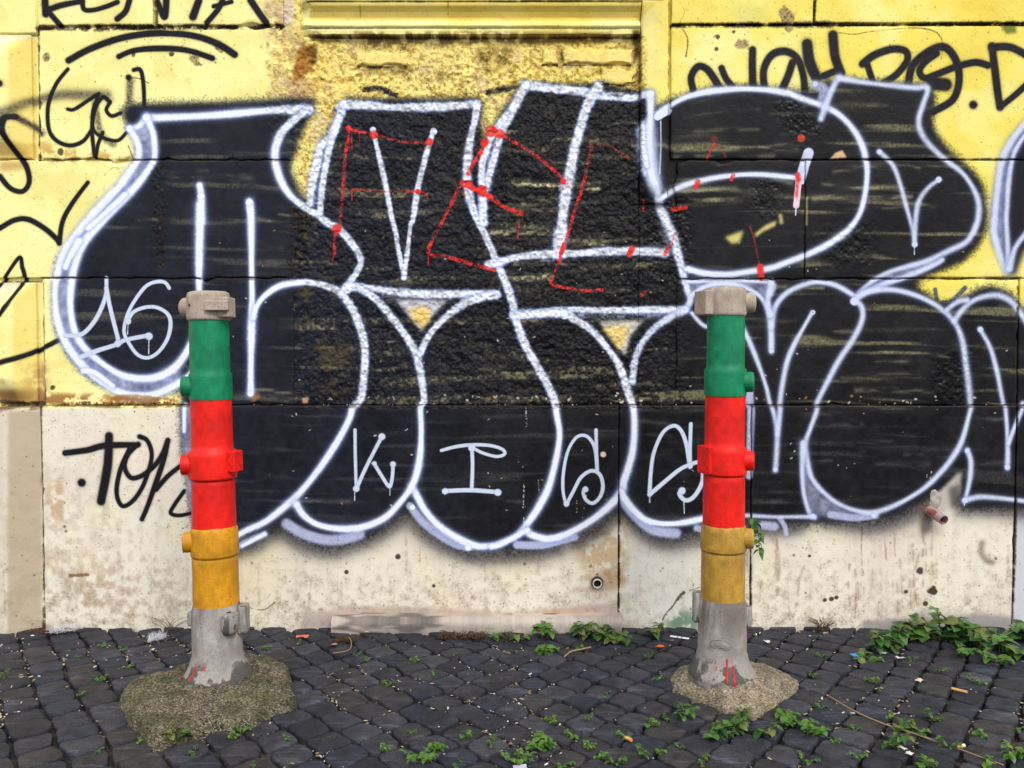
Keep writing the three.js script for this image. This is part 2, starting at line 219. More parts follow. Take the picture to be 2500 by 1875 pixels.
wash([1566, 30, 1612, 20, 1612, 200, 1590, 200], 16, [238, 226, 150], 0.5); wash([760, 16, 1600, 16, 1560, 54, 756, 54], 3, [224, 186, 64], 0.5); wash([700, 90, 860, 92, 840, 230, 720, 240], 40, [232, 188, 84], 0.35, 0.45); wash([752, 80, 1560, 82, 1560, 100, 760, 98], 5, [92, 68, 30], 0.55, 0.5);  // ochre band and dark strip paint the shade under the cornice moulding
for (const q of [[868, 98, 1010, 98, 1004, 118, 880, 120], [872, 160, 1010, 162, 1000, 180, 890, 178], [1160, 120, 1250, 110, 1240, 165, 1170, 180], [1060, 170, 1085, 168, 1080, 200, 1062, 200], [1360, 120, 1374, 118, 1374, 160, 1360, 165], [1020, 96, 1100, 96, 1090, 112, 1030, 110], [1240, 96, 1330, 98, 1300, 112], [1470, 158, 1550, 160, 1550, 168, 1475, 168]]) fillPoly(q, 12, (i, m) => { const a = m * sm(0.34, 0.72, nFine[i] * 0.35 + nMid[i] * 0.35 + nLump[i] * 0.3); mix(i, [72, 53, 28], 0.85 * a); HGT[i] -= a * 0.5; });
wash([870, 98, 1560, 95, 1560, 104, 870, 106], 8, [84, 62, 30], 0.6, 0.5); wash([1542, 76, 1562, 76, 1560, 130, 1545, 160, 1548, 120], 4, [70, 52, 26], 0.8);  // long strip: painted shadow just below the cornice

// 2. black marker and spray tags on the yellow and on the plinth
for (const [l, w] of [
  [['A', 300, 0, 305, 90], 16], [['A', 330, 60, 420, 30, 540, 8], 13], [['A', 340, 95, 405, 170], 13], [['A', 555, 0, 565, 60, 630, 65, 720, 40, 790, 12], 12], [['A', 872, 0, 845, 75, 790, 125], 14], [['A', 1055, 0, 1080, 60, 1110, 110, 1120, 0], 15], [['A', 1340, 0, 1300, 110], 17], [['A', 1500, 0, 1470, 60, 1395, 150], 14], [['A', 1440, 40, 1560, 10], 11], [['A', 1690, 0, 1750, 90, 1795, 150], 15],
  [['A', 460, 405, 600, 330, 800, 260, 1000, 225, 1200, 225, 1350, 250, 1480, 300, 1580, 365], 15], [['A', 800, 380, 900, 340, 1050, 325, 1250, 335, 1430, 390], 13],
  [['A', 455, 465, 380, 560, 330, 680, 320, 800, 340, 900, 400, 960, 480, 980, 560, 950, 610, 880], 9], [['A', 455, 735, 500, 735, 600, 670, 665, 630], 8], [['A', 660, 640, 625, 740, 620, 830, 640, 890, 700, 930, 790, 945, 850, 890], 8], [['A', 740, 685, 690, 655, 640, 730, 618, 850, 625, 960, 640, 1055, 660, 970, 690, 890], 9], [['A', 740, 690, 715, 740, 750, 780, 810, 760], 9], [['A', 900, 470, 945, 470, 965, 560, 970, 720], 9],
  [['A', 40, 590, 10, 600], 20], [['A', 0, 690, 15, 800], 12], [['A', 130, 800, 75, 820, 65, 910, 120, 1030, 180, 1130, 195, 1230, 150, 1290, 70, 1270, 0, 1190], 12], [['A', 0, 1540, 100, 1485, 190, 1480, 300, 1540, 380, 1610, 400, 1640], 12], [['A', 400, 1640, 420, 1500, 480, 1380, 590, 1230], 10],
  [['E', 0, 560, 40, 480, 130, 355, 150, 420, 165, 500, 120, 620, 60, 740, 10, 790], 9],
  [['I', 450, 565, 600, 545, 720, 515, 940, 510], 14], [['I', 745, 450, 735, 650, 690, 890], 20], [['I', 880, 540, 820, 680, 795, 830, 830, 920, 900, 890, 970, 790, 1020, 650, 1030, 560, 1000, 480, 950, 455], 11], [['I', 940, 505, 870, 580, 850, 660, 890, 730, 960, 720, 1040, 660, 1100, 580, 1140, 480], 11], [['I', 1140, 480, 1115, 600, 1050, 790, 1000, 930, 965, 1010], 12], [['I', 1060, 810, 1140, 720, 1240, 640], 11], [['I', 1250, 820, 1180, 920, 1160, 970, 1220, 985, 1310, 965], 9],
  [['C', 1360, 610, 1345, 520, 1390, 450, 1450, 465, 1500, 530, 1540, 600], 17], [['C', 1550, 460, 1580, 530, 1625, 585], 16], [['C', 1760, 335, 1758, 450, 1762, 585], 17], [['C', 1840, 600, 1835, 470, 1890, 370, 1980, 345, 2060, 390, 2100, 500, 2115, 630], 17], [['C', 2030, 420, 2000, 510, 1960, 600], 17], [['C', 2130, 300, 2150, 420, 2195, 530], 21], [['D', 745, 295, 760, 420, 805, 520], 22], [['D', 920, 235, 935, 380, 975, 490], 22], [['D', 860, 510, 930, 480], 16],
  [['D', 1120, 430, 1200, 370, 1320, 330, 1410, 345, 1420, 410, 1350, 500, 1260, 560], 17], [['D', 1150, 430, 1190, 550], 15], [['D', 1620, 360, 1540, 420, 1505, 480, 1540, 525, 1620, 500, 1750, 450, 1880, 420, 1965, 440], 16], [['D', 1430, 560, 1460, 440, 1560, 350, 1660, 315, 1730, 370, 1770, 480, 1765, 590, 1720, 680, 1600, 750], 17], [['D', 1590, 560, 1680, 570], 30], [['D', 1990, 310, 2010, 450, 2030, 600, 2050, 720], 18], [['D', 1990, 320, 2120, 320, 2260, 390], 17], [['D', 2050, 720, 2150, 640, 2260, 540], 16],
]) black(l, w);
dot('A', 865, 520, 18, black); dot('I', 560, 765, 25, black); dot('D', 1868, 705, 27, black);
black(['A', 0, 800, 80, 775, 200, 690, 400, 640, 600, 640, 720, 640], 22, { a: 0.4, soft: 0.9, halo: 0.2 }); black(['A', 130, 800, 220, 850, 280, 900], 14, { a: 0.5, soft: 0.9 }); black(['A', 875, 540, 870, 680], 16, { a: 0.35, soft: 0.9 }); black(['A', 640, 700, 680, 900, 760, 970], 14, { a: 0.25, soft: 0.9 });
black(['E', 0, 1080, 150, 1030, 300, 960, 420, 900], 12, { a: 0.8, soft: 0.6 }); black(['B', 1640, 620, 1760, 590, 1900, 580], 18, { a: 0.55, soft: 0.9 }); black(['B', 800, 600, 900, 590, 1010, 640], 14, { a: 0.5, soft: 0.9 });
spray(['H', 1610, 570, 1620, 640], 12, [76, 88, 96], [90, 96, 80], { a: 0.8 }); spray(['H', 1810, 560, 1720, 650, 1660, 660], 12, [76, 88, 96], [90, 96, 80], { a: 0.8 });

// 3. the black filling of the big letters, sprayed in bands that leave gaps
const BODY = [300, 254, 560, 248, 778, 236, 750, 288, 724, 350, 706, 416, 728, 466, 752, 512, 764, 440, 780, 350, 806, 312, 838, 240, 1180, 238, 1172, 300, 1180, 372, 1196, 330, 1224, 268, 1266, 228, 1283, 198, 1381, 206, 1468, 202, 1584, 228, 1594, 300, 1601, 268, 1634, 244, 1736, 215, 1845, 208, 1960, 230, 2010, 196, 2062, 194, 2275, 206, 2284, 252, 2274, 284, 2280, 320, 2315, 364, 2369, 411, 2402, 452, 2411, 542, 2394, 592, 2351, 640, 2279, 668, 2224, 690,
  2293, 742, 2350, 730, 2384, 706, 2420, 697, 2467, 715, 2500, 760, 2640, 800, 2640, 1236, 2423, 1236, 2351, 1240, 2336, 1225, 2342, 1150, 2312, 1184, 2242, 1228, 2170, 1262, 2062, 1272, 1917, 1276, 1818, 1270, 1713, 1294, 1648, 1306, 1562, 1290, 1507, 1238, 1417, 1292, 1360, 1320, 1269, 1338, 1142, 1338, 1070, 1305, 998, 1244, 983, 1250, 889, 1312, 800, 1334, 763, 1324, 700, 1276, 640, 1298, 560, 1322, 481, 1330, 462, 1200, 446, 1100, 442, 992, 448, 944, 398, 962, 307, 964, 231, 932, 174, 880, 139, 807, 130, 717, 147, 627, 183, 579, 253, 506, 340, 400, 334, 340, 318, 312, 296, 285];
fillPoly(BODY, 30, (i, m, x, y) => {
  const X = vx(x), Y = vy(y), a = sm(0.08, 0.85, m + (nFine[i] - 0.5) * 0.3 * (1 - m) * 2 * sm(0, 0.2, m));
  // thin spots: streaks along the can's sweep, mostly level, strong to the right of the middle
  const bend = Math.sin(X * 0.0035 + 1) * 9 + (nBig[i] - 0.5) * 9, row = noise((Y + bend) * 0.085, X * 0.0042), along = fbm(X * 0.0065, (Y + bend) * 0.055 + 40, 2);
  const zone = Y > 990 ? 0.34 : X < 700 ? 0.45 : X < 1210 ? 0.7 : 1;
  let thinSpot = 1.15 * zone * sm(0.52, 0.9, row) * sm(0.40, 0.66, along) * (0.55 + 0.45 * sm(0.3, 0.6, nFine[i]));
  if (ROUGH[i] > 0.3) thinSpot *= 0.5 + 1.2 * sm(0.5, 0.3, nLump[i]);
  thinSpot = clamp(thinSpot, 0, 1); const al = a * (1 - 0.2 * thinSpot) * (1 - ROUGH[i] * 0.16 * (1 - sm(0.2, 0.36, nLump[i] + (nFine[i] - 0.5) * 0.3)));
  const warm = sm(600, 1500, X), t = (nMid[i] - 0.5) * 16 + (nFine[i] - 0.5) * 7 + (nBig[i] - 0.5) * 18;
  mix(i, [lerp(26, 20, warm) + t, lerp(28, 20, warm) + t, lerp(39, 23, warm) + t], al); mix(i, Y > 990 ? [128, 126, 122] : [166, 162, 126], 0.42 * thinSpot * a); GLOSS[i] = lerp(GLOSS[i], 0.5, al * a);
});
fillPoly([2620, 250, 2480, 330, 2440, 420, 2424, 520, 2438, 600, 2458, 668, 2478, 672, 2500, 610, 2620, 560], 14, (i, m) => mix(i, [24, 24, 34], m * 0.97));
for (const p of [[1835, 445, 1900, 425, 1910, 520, 1865, 535, 1825, 495], [1885, 240, 1960, 215, 2010, 330, 1930, 345], [2000, 560, 2140, 540, 2130, 650, 2010, 650], [2270, 860, 2380, 850, 2370, 985, 2280, 985], [1570, 480, 1680, 470, 1690, 690, 1600, 690]]) fillPoly(p, 26, (i, m) => { HGT[i] += m * ((nLump[i] - 0.5) * 1.1 + (nMid[i] - 0.5) * 1.3); mix(i, [15, 14, 15], 0.5 * m); GLOSS[i] = lerp(GLOSS[i], 0.36, m); });
// longer bright gaps that can be told apart
const gap = (l, w, a = 0.5, c = [190, 182, 138]) => stroke(l, w * 1.9, (i, d) => { const x = i % TW, y = (i / TW) | 0; mix(i, c, a * 0.8 * Math.exp(-d * d * 1.5) * (0.15 + 0.85 * sm(0.3, 0.68, fbm(x * 0.035 + strokeNo, y * 0.16, 2))) * (0.75 + 0.4 * nFine[i]) * (ROUGH[i] > 0.4 ? 0.35 + 0.8 * sm(0.4, 0.65, nLump[i]) : 1)); }, { vary: 0.35, reach: 2 });
for (const [l, w, a] of [
  [['C', 140, 1225, 300, 1240, 480, 1265, 640, 1280, 720, 1270], 9, 0.75], [['C', 150, 1330, 300, 1340, 480, 1350], 9, 0.5], [['C', 130, 1410, 300, 1410, 480, 1430], 9, 0.5], [['C', 0, 1555, 120, 1570, 280, 1575, 460, 1590], 12, 0.65], [['C', 300, 1110, 480, 1100, 640, 1090], 8, 0.4], [['C', 560, 1640, 760, 1650, 900, 1640], 8, 0.6],
  [['G', 80, 490, 250, 490, 400, 480], 11, 0.7], [['G', 150, 395, 320, 390, 500, 400], 8, 0.5], [['G', 500, 260, 700, 262], 8, 0.6], [['G', 770, 578, 930, 578], 7, 0.75], [['G', 0, 180, 120, 180, 260, 175, 420, 185], 14, 0.6],
  [['C', 1240, 1010, 1500, 1000, 1800, 990, 2060, 1000], 9, 0.55], [['C', 1240, 1060, 1500, 1050, 1900, 1050], 7, 0.45], [['C', 1260, 890, 1500, 880, 1800, 870], 7, 0.35], [['C', 1300, 790, 1500, 760, 1800, 740], 6, 0.25], [['C', 1260, 1300, 1400, 1285, 1640, 1275], 9, 0.5], [['C', 1260, 1380, 1500, 1350], 9, 0.4], [['C', 1360, 690, 1700, 640], 5, 0.2],
  [['D', 930, 1150, 1200, 1120, 1500, 1130], 8, 0.5], [['D', 850, 1240, 1100, 1260, 1400, 1260], 8, 0.5], [['D', 790, 1345, 1000, 1325, 1200, 1330, 1450, 1325], 9, 0.7], [['D', 1000, 1410, 1300, 1400, 1600, 1400], 6, 0.4], [['D', 1000, 975, 1300, 960], 6, 0.4], [['D', 790, 1580, 1200, 1560, 1700, 1590], 5, 0.3], [['D', 0, 1290, 200, 1275, 400, 1300], 8, 0.5], [['D', 320, 1220, 480, 1200, 640, 1235], 8, 0.5], [['D', 0, 1365, 150, 1350], 9, 0.4],
  [['H', 1200, 990, 1450, 1000, 1700, 1030], 6, 0.5], [['H', 1220, 1050, 1440, 1050], 8, 0.5], [['H', 980, 1160, 1200, 1150, 1500, 1140], 7, 0.4], [['H', 1080, 1250, 1300, 1250, 1600, 1260], 8, 0.45], [['H', 540, 550, 600, 550], 10, 0.5], [['H', 700, 560, 850, 560], 9, 0.6], [['H', 940, 850, 1050, 860], 8, 0.4], [['H', 2050, 680, 2100, 690], 8, 0.3],
  [['A', 1130, 1190, 1400, 1195, 1680, 1195], 10, 0.3], [['A', 1160, 1150, 1400, 1145], 6, 0.3], [['A', 940, 1475, 1060, 1480], 7, 0.4], [['A', 1880, 1440, 1990, 1460], 7, 0.5], [['E', 1740, 90, 1950, 140], 6, 0.4], [['E', 1740, 260, 1900, 290], 6, 0.4], [['F', 60, 1240, 250, 1260, 430, 1265], 13, 0.55],
  [['F', 700, 0, 900, 40, 1200, 50], 8, 0.35], [['F', 1280, 920, 1450, 935, 1650, 940], 9, 0.35], [['F', 1250, 1090, 1500, 1110, 1750, 1090], 12, 0.3], [['B', 1200, 1350, 1400, 1360], 9, 0.35], [['B', 1050, 1430, 1300, 1440], 9, 0.4],
]) gap(l, w, l[0] === 'C' && l[1] < 1000 || l[0] === 'G' ? a * 1.5 : a * 1.1, l[0] === 'C' && l[1] < 1000 ? [212, 202, 146] : undefined);
for (const l of [['L', 680, 310, 850, 300, 1030, 315], ['L', 800, 380, 1100, 375], ['L', 830, 495, 1000, 490, 1300, 490], ['L', 700, 620, 900, 615], ['L', 1400, 580, 1700, 575], ['L', 1200, 640, 1550, 640], ['L', 1860, 640, 2060, 630], ['L', 1900, 350, 2060, 340], ['K', 520, 410, 850, 420], ['K', 960, 270, 1200, 285, 1420, 275], ['K', 970, 345, 1200, 370], ['K', 980, 440, 1200, 450], ['K', 460, 590, 640, 580], ['K', 640, 300, 860, 285], ['L', 380, 760, 560, 770], ['L', 390, 885, 560, 890], ['J', 400, 880, 700, 890], ['J', 1680, 880, 1850, 890], ['J', 900, 250, 1110, 265]]) gap(l, 8, 0.3, [170, 166, 158]);
// patches where the old yellow shows
wash([1768, 578, 1815, 562, 1806, 592, 1786, 596], 7, [224, 206, 122], 0.95); wash([1842, 570, 1870, 548, 1895, 538, 1892, 552, 1862, 566, 1844, 580], 6, [218, 200, 116], 0.95); wash([1900, 522, 1908, 520, 1912, 548, 1902, 548], 4, [206, 190, 116], 0.9);
wash([1966, 480, 1972, 480, 1970, 552, 1965, 552], 3, [186, 178, 120], 0.8);
wash([962, 730, 1092, 733, 1050, 775, 1028, 808, 1000, 775], 8, [214, 212, 216], 0.9); wash([998, 752, 1045, 748, 1052, 775, 1030, 802, 1008, 785], 7, [232, 196, 108], 0.9);
wash([1462, 785, 1572, 782, 1540, 820, 1526, 870, 1498, 830], 8, [222, 214, 206], 0.9); wash([1468, 800, 1535, 792, 1528, 830, 1512, 856, 1488, 824], 8, [232, 204, 118], 0.9);
wash([1560, 480, 1665, 500, 1660, 560, 1610, 545], 10, [96, 82, 48], 0.4, 0.5);
for (const p of [[368, 400, 402, 396, 404, 470, 410, 540, 400, 650, 372, 650, 366, 520], [712, 480, 760, 500, 745, 690, 700, 690]]) { wash(p, 14, [20, 17, 16], 0.8, 0.48); fillPoly(p, 10, (i, m) => { ROUGH[i] = Math.max(ROUGH[i], 0.6 * m); HGT[i] += m * (nLump[i] - 0.5) * 1.4; mix(i, [104, 78, 44], 0.6 * m * sm(0.6, 0.7, nMid[i]) * sm(0.45, 0.65, nFine[i])); }); }
wash([2300, 910, 2350, 920, 2360, 985, 2295, 985], 12, [112, 86, 52], 0.75, 0.52);
wash([700, 690, 760, 700, 745, 800, 700, 770], 16, [96, 82, 40], 0.6, 0.53); wash([760, 830, 850, 840, 860, 985, 780, 985], 20, [92, 74, 40], 0.5, 0.55);

for (const l of [['I', 1600, 1200, 1720, 1160, 1830, 1080], ['J', 250, 1060, 380, 1150, 540, 1200, 680, 1180, 860, 1110, 1000, 1010], ['J', 1090, 940, 1220, 1080, 1380, 1190, 1520, 1240, 1720, 1240, 1900, 1220, 2080, 1190], ['K', 560, 1140, 720, 1060, 850, 930], ['K', 900, 920, 1020, 1070, 1160, 1140, 1300, 1130, 1420, 1110], ['L', 330, 1050, 620, 1060, 700, 1030], ['L', 880, 1010, 1200, 1030, 1400, 970, 1560, 880], ['L', 1800, 920, 2000, 920, 2240, 930]]) spray(l, 62, [30, 28, 34], [40, 36, 36], { a: 0.6, soft: 0.95, halo: 0.2 });
// 4. white outlines; paler, bluer paint between double lines
const band = (pts, soft, a = 0.8, c = BLU) => fillPoly(path(pts).flat(), soft, (i, m) => mix(i, [c[0] + (nMid[i] - 0.5) * 40, c[1] + (nMid[i] - 0.5) * 40, c[2] + (nMid[i] - 0.5) * 34], a * m * (0.55 + 0.6 * nMid[i]) * pits(i)));
band(['A', 860, 860, 985, 790, 1060, 920, 1060, 1060, 980, 1200, 700, 1500, 560, 1659, 'E', 500, 400, 480, 560, 490, 760, 560, 960, 720, 1100, 900, 1170, 1060, 1160, 1200, 1080, 1250, 1200, 1050, 1290, 850, 1290, 640, 1190, 480, 1040, 380, 830, 355, 600, 400, 380, 'A', 520, 1580, 760, 1320, 930, 1090], 12, 0.85);
band(['I', 1225, 240, 1300, 240, 1310, 960, 1290, 960, 1240, 560], 8, 0.75);
band(['B', 660, 700, 600, 880, 560, 1010, 520, 1200, 500, 1420, 430, 1380, 425, 1250, 480, 980, 560, 880], 10, 0.8); band(['B', 1820, 680, 1760, 860, 1700, 1060, 1640, 1320, 1600, 1490, 1575, 1350, 1580, 1100, 1640, 930, 1720, 780], 10, 0.85);
band(['L', 705, 500, 740, 540, 760, 720, 860, 860, 1000, 930, 1200, 985, 880, 1000, 760, 990, 710, 850], 12, 0.7); band(['D', 2230, 800, 2100, 960, 2030, 1150, 1980, 1400, 1990, 1659, 'H', 2050, 330, 2080, 450, 2090, 100, 2080, 0, 'D', 2090, 1350, 2130, 1100, 2230, 900], 12, 0.85, [150, 158, 196]);
band(['H', 1180, 500, 1400, 420, 1560, 375, 1680, 360, 1560, 430, 1400, 500, 1150, 590], 8, 0.8); band(['G', 1330, 500, 1880, 500, 1890, 560, 1860, 640, 1780, 570, 1650, 535, 1520, 535, 1400, 570, 1350, 600], 6, 0.7); band(['G', 140, 700, 1310, 690, 1300, 730, 1200, 770, 600, 770, 480, 740, 140, 750], 8, 0.75);
band(['F', 850, 560, 1650, 590, 1400, 660, 950, 640], 10, 0.5); band(['G', 1160, 120, 1240, 180, 1250, 320, 1200, 320, 1130, 180], 14, 0.6);
bluish(['J', 280, 1040, 400, 1110, 550, 1150, 680, 1140, 770, 1110], 30); bluish(['J', 1110, 920, 1220, 1050, 1400, 1170, 1510, 1195], 24); bluish(['J', 1830, 1180, 1980, 1185, 2100, 1160], 24); bluish(['K', 170, 1185, 350, 1180, 560, 1130], 22); bluish(['K', 870, 860, 960, 980, 1080, 1080, 1240, 1105], 28); bluish(['L', 900, 980, 1050, 1000, 1200, 985], 22); bluish(['I', 1620, 1190, 1700, 1150, 1790, 1110], 18); bluish(['L', 440, 1050, 520, 1060], 24); bluish(['L', 560, 1010, 590, 1060, 600, 1110], 14); bluish(['K', 1380, 1070, 1430, 1080], 20); bluish(['L', 355, 150, 362, 300, 355, 500, 350, 720], 22); bluish(['H', 360, 1260, 350, 1350], 18); bluish(['D', 800, 570, 860, 600, 850, 660], 30, { a: 0.7 });
for (const [l, w] of [
  [['A', 985, 790, 1100, 790, 1440, 775, 1850, 740, 2000, 735, 2080, 735], 19], [['A', 870, 865, 930, 850, 985, 790], 16], [['A', 870, 865, 925, 960, 930, 1060, 870, 1160, 800, 1260, 640, 1430, 500, 1600, 'E', 430, 330, 385, 470, 370, 600, 385, 760, 430, 900, 520, 1040, 640, 1160, 780, 1250, 900, 1280, 1050, 1275, 1240, 1180, 1320, 1090], 17],
  [['A', 985, 790, 1030, 900, 1040, 1050, 1000, 1140, 900, 1270, 700, 1480, 560, 1640, 'E', 500, 420, 478, 560, 475, 680, 500, 830, 560, 950, 680, 1060, 830, 1150, 1000, 1170, 1130, 1130, 1220, 1050, 1290, 930, 1320, 860], 18],
  [['A', 840, 1310, 700, 1440, 590, 1540], 13], [['E', 530, 240, 470, 350, 440, 420], 13], [['E', 560, 1120, 640, 1130, 760, 1220], 12],
  [['A', 2060, 740, 1985, 800, 1900, 890, 1860, 980, 1852, 1060, 1870, 1150, 1900, 1230, 1960, 1320, 2060, 1400, 2130, 1440, 'F', 540, 110, 620, 160, 700, 240, 760, 330, 772, 390, 740, 460, 690, 530, 650, 590], 17],
  [['A', 1345, 1250, 1355, 1330, 1352, 1500, 'E', 1350, 0, 1345, 200, 1340, 480, 1345, 620], 20], [['A', 1680, 1360, 1690, 1500, 'E', 1690, 0, 1697, 480, 1700, 650, 1695, 900, 1690, 1270], 17],
  [['F', 50, 760, 75, 680, 130, 610, 230, 545, 380, 520, 480, 530, 580, 560, 660, 620, 720, 710, 770, 830, 800, 960, 800, 1100, 775, 1300, 'J', 725, 260, 700, 340, 620, 490, 500, 670, 370, 830, 250, 940, 130, 1030, 0, 1090, 'I', 1560, 1150], 16],
  [['I', 1250, 240, 1250, 420], 10], [['I', 1640, 1190, 1790, 1110], 10],
  [['B', 640, 720, 720, 700, 1000, 720, 1300, 715, 1560, 700], 19], [['B', 660, 700, 620, 800, 570, 910, 500, 990, 470, 1120, 440, 1250, 425, 1370], 19], [['B', 640, 760, 590, 900, 560, 1000, 530, 1150, 510, 1280, 495, 1430], 17],
  [['B', 1560, 700, 1545, 800, 1510, 950, 1495, 1080, 1490, 1200, 1500, 1290, 1530, 1400, 1580, 1520, 'F', 1580, 130, 1640, 260, 1700, 400, 1750, 520, 1800, 660, 1830, 800, 1890, 950, 1960, 1080, 2040, 1220, 2085, 1320, 'J', 2095, 300, 2115, 420, 2108, 520, 2080, 660, 2040, 800, 1980, 920, 1920, 1010, 1840, 1110, 1740, 1160, 1640, 1190, 1540, 1185, 1420, 1130, 1300, 1050, 1210, 950, 1150, 840, 1120, 790], 17],
  [['B', 855, 870, 880, 980, 930, 1200, 980, 1450, 1015, 1600, 'F', 1020, 270, 1060, 450, 1065, 490], 11.5], [['B', 1262, 885, 1210, 1060, 1160, 1260, 1125, 1480, 'F', 1110, 130, 1085, 330, 1065, 490], 11.5],
  [['F', 650, 590, 720, 545, 850, 560, 1000, 585, 1200, 600, 1400, 600, 1600, 600, 1690, 605], 17], [['F', 700, 545, 800, 580, 900, 660, 1000, 780, 1090, 900, 1150, 1010, 1170, 1100, 1190, 1220, 1200, 1320, 'J', 1180, 260, 1185, 400, 1180, 550, 1160, 680, 1120, 790, 1040, 900, 940, 1000, 800, 1060, 650, 1075, 500, 1050, 400, 990, 345, 910], 17], [['F', 1690, 605, 1600, 620, 1480, 660, 1380, 730, 1280, 820, 1210, 920, 1175, 1000], 15],
  [['C', 230, 565, 330, 580, 500, 600, 650, 620, 750, 640, 900, 650, 1060, 650], 18], [['C', 230, 565, 180, 660, 120, 780, 60, 900, 20, 1050, -20, 1180, 'B', 1600, 1320, 1595, 1440], 19], [['B', 1760, 760, 1700, 850, 1640, 950, 1600, 1080, 1590, 1200, 1600, 1320, 1600, 1440, 1605, 1500], 17],
  [['C', 1040, 880, 1046, 1000, 1060, 1130, 1100, 1270], 34], [['C', 1062, 650, 1065, 800, 1050, 900, 1050, 1050, 1070, 1180, 1110, 1290, 1130, 1380, 1180, 1490, 1225, 1590, 'G', 1250, 300, 1275, 400, 1300, 500, 1320, 570, 1340, 640, 1310, 700], 18], [['C', 1010, 860, 1015, 1000, 1040, 1130], 12],
  [['C', 720, 580, 650, 700, 600, 850, 560, 1000, 530, 1150, 500, 1300, 480, 1450, 465, 1600, 'G', 470, 180, 450, 320], 24], [['G', -20, 400, 60, 380, 200, 345, 400, 330, 600, 322, 800, 310, 1000, 310, 1170, 320], 18],
  [['G', 140, 735, 300, 720, 500, 705, 800, 710, 1100, 705, 1310, 705], 15], [['G', 150, 745, 470, 730, 560, 770, 680, 850, 770, 950, 850, 1060, 890, 1160, 920, 1260, 950, 1350, 'K', 960, 380, 950, 540, 920, 660, 890, 750, 870, 830, 780, 930, 650, 1030, 500, 1110, 380, 1140, 280, 1120, 235, 1090], 17],
  [['K', 870, 830, 930, 920, 1030, 1010, 1150, 1040, 1280, 1035, 1430, 1005], 16], [['G', 1310, 710, 1200, 760, 1080, 850, 1000, 960, 970, 1050, 950, 1190], 15], [['K', 240, 1080, 190, 1110, 60, 1180, 0, 1195], 14],
  [['C', 1110, 780, 1180, 725, 1300, 660, 1450, 620, 1650, 600, 1850, 605, 2000, 630, 'D', 700, 660, 860, 715, 960, 770, 1050, 860, 1110, 960, 1140, 1060, 1152, 1160, 1140, 1290, 1110, 1420, 1050, 1520, 960, 1600, 'H', 800, 310, 600, 390, 500, 425, 350, 450, 200, 470, 50, 460, -60, 430, 'G', 1340, 440], 15],
  [['C', 1130, 1350, 1250, 1270, 1400, 1220, 1600, 1185, 1800, 1175, 2050, 1195], 13], [['D', 840, 800, 880, 690, 930, 570, 965, 520], 14], [['D', 965, 525, 1100, 550, 1300, 575, 1480, 590, 1560, 590, 1530, 700, 1500, 800, 1510, 880, 1560, 960, 1640, 1040, 1700, 1090, 1800, 1170, 1870, 1270, 1905, 1370, 1900, 1480, 1870, 1570, 'H', 1890, 120, 1830, 240, 1700, 310, 1550, 380, 1400, 420, 1280, 460, 1180, 520, 1100, 590, 1070, 640], 14],
  [['H', 1660, 370, 1600, 405, 1450, 470, 1250, 540, 1130, 590], 13], [['D', 1230, 1020, 1320, 1110, 1370, 1230, 1420, 1400, 1460, 1540, 1475, 1640, 'H', 1475, 250], 12], [['D', 1640, 1210, 1570, 1260, 1510, 1340, 1485, 1440, 1475, 1640], 12],
  [['G', 1320, 515, 1600, 510, 1880, 520, 1885, 600], 11], [['G', 1350, 610, 1420, 560, 1520, 535, 1650, 540, 1760, 580, 1830, 640, 1870, 740, 1885, 850, 1887, 985], 14], [['G', 1350, 730, 1450, 820, 1600, 760, 1690, 820], 12], [['H', 505, 820, 530, 690, 600, 600, 700, 545, 800, 520, 900, 530, 980, 560, 1060, 610], 14], [['G', 1885, 520, 1865, 640, 1880, 740], 14],
  [['H', 1070, 640, 1150, 590, 1280, 570, 1400, 585, 1530, 630, 1650, 700, 1740, 790, 1790, 900, 1810, 1030, 1830, 1180, 1845, 1330, 'L', 1830, 300, 1780, 480, 1720, 590, 1640, 690, 1540, 790, 1420, 870, 1300, 930, 1180, 965, 1060, 950, 940, 900, 840, 820, 770, 730, 740, 620, 728, 500, 760, 400, 800, 290, 'H', 815, 1330, 880, 1200, 960, 1050, 1040, 930, 1100, 820, 1122, 740, 1110, 680, 1070, 640], 14],
  [['L', 710, 500, 705, 700, 720, 850, 760, 980, 790, 1000], 14], [['H', 310, 830, 360, 930, 420, 1080, 470, 1230, 490, 1320, 'L', 515, 300, 535, 400, 537, 500, 525, 680], 12], [['H', 780, 725, 720, 830, 660, 940, 610, 1060, 580, 1200, 562, 1330, 'L', 550, 360, 540, 440], 12], [['L', 320, 985, 500, 995, 650, 995, 790, 995], 11],
  [['H', 1740, 780, 1790, 710, 1850, 655, 1930, 620, 2030, 610, 2120, 650, 2180, 720, 2230, 800], 14], [['H', 1690, 705, 1760, 655, 1825, 640], 12], [['H', 1910, 835, 1980, 960, 2020, 1100, 2050, 1250, 2075, 1400, 'L', 2088, 540, 2085, 665], 14], [['L', 2200, 230, 2130, 400, 2095, 500], 13], [['L', 1815, 545, 1838, 620, 1832, 740, 1800, 885], 13], [['L', 1795, 885, 1900, 860, 2050, 870, 2260, 895], 15],
  [['D', 2240, 800, 2120, 960, 2060, 1100, 2030, 1300, 2010, 1500, 'H', 2010, 200, 2050, 350, 2090, 450], 15], [['D', 2240, 880, 2150, 1020, 2110, 1200, 2095, 1400, 'H', 2090, 100, 2100, 300, 2100, 440], 12], [['H', 2230, 180, 2150, 290, 2115, 430], 14],
]) white(l, w);
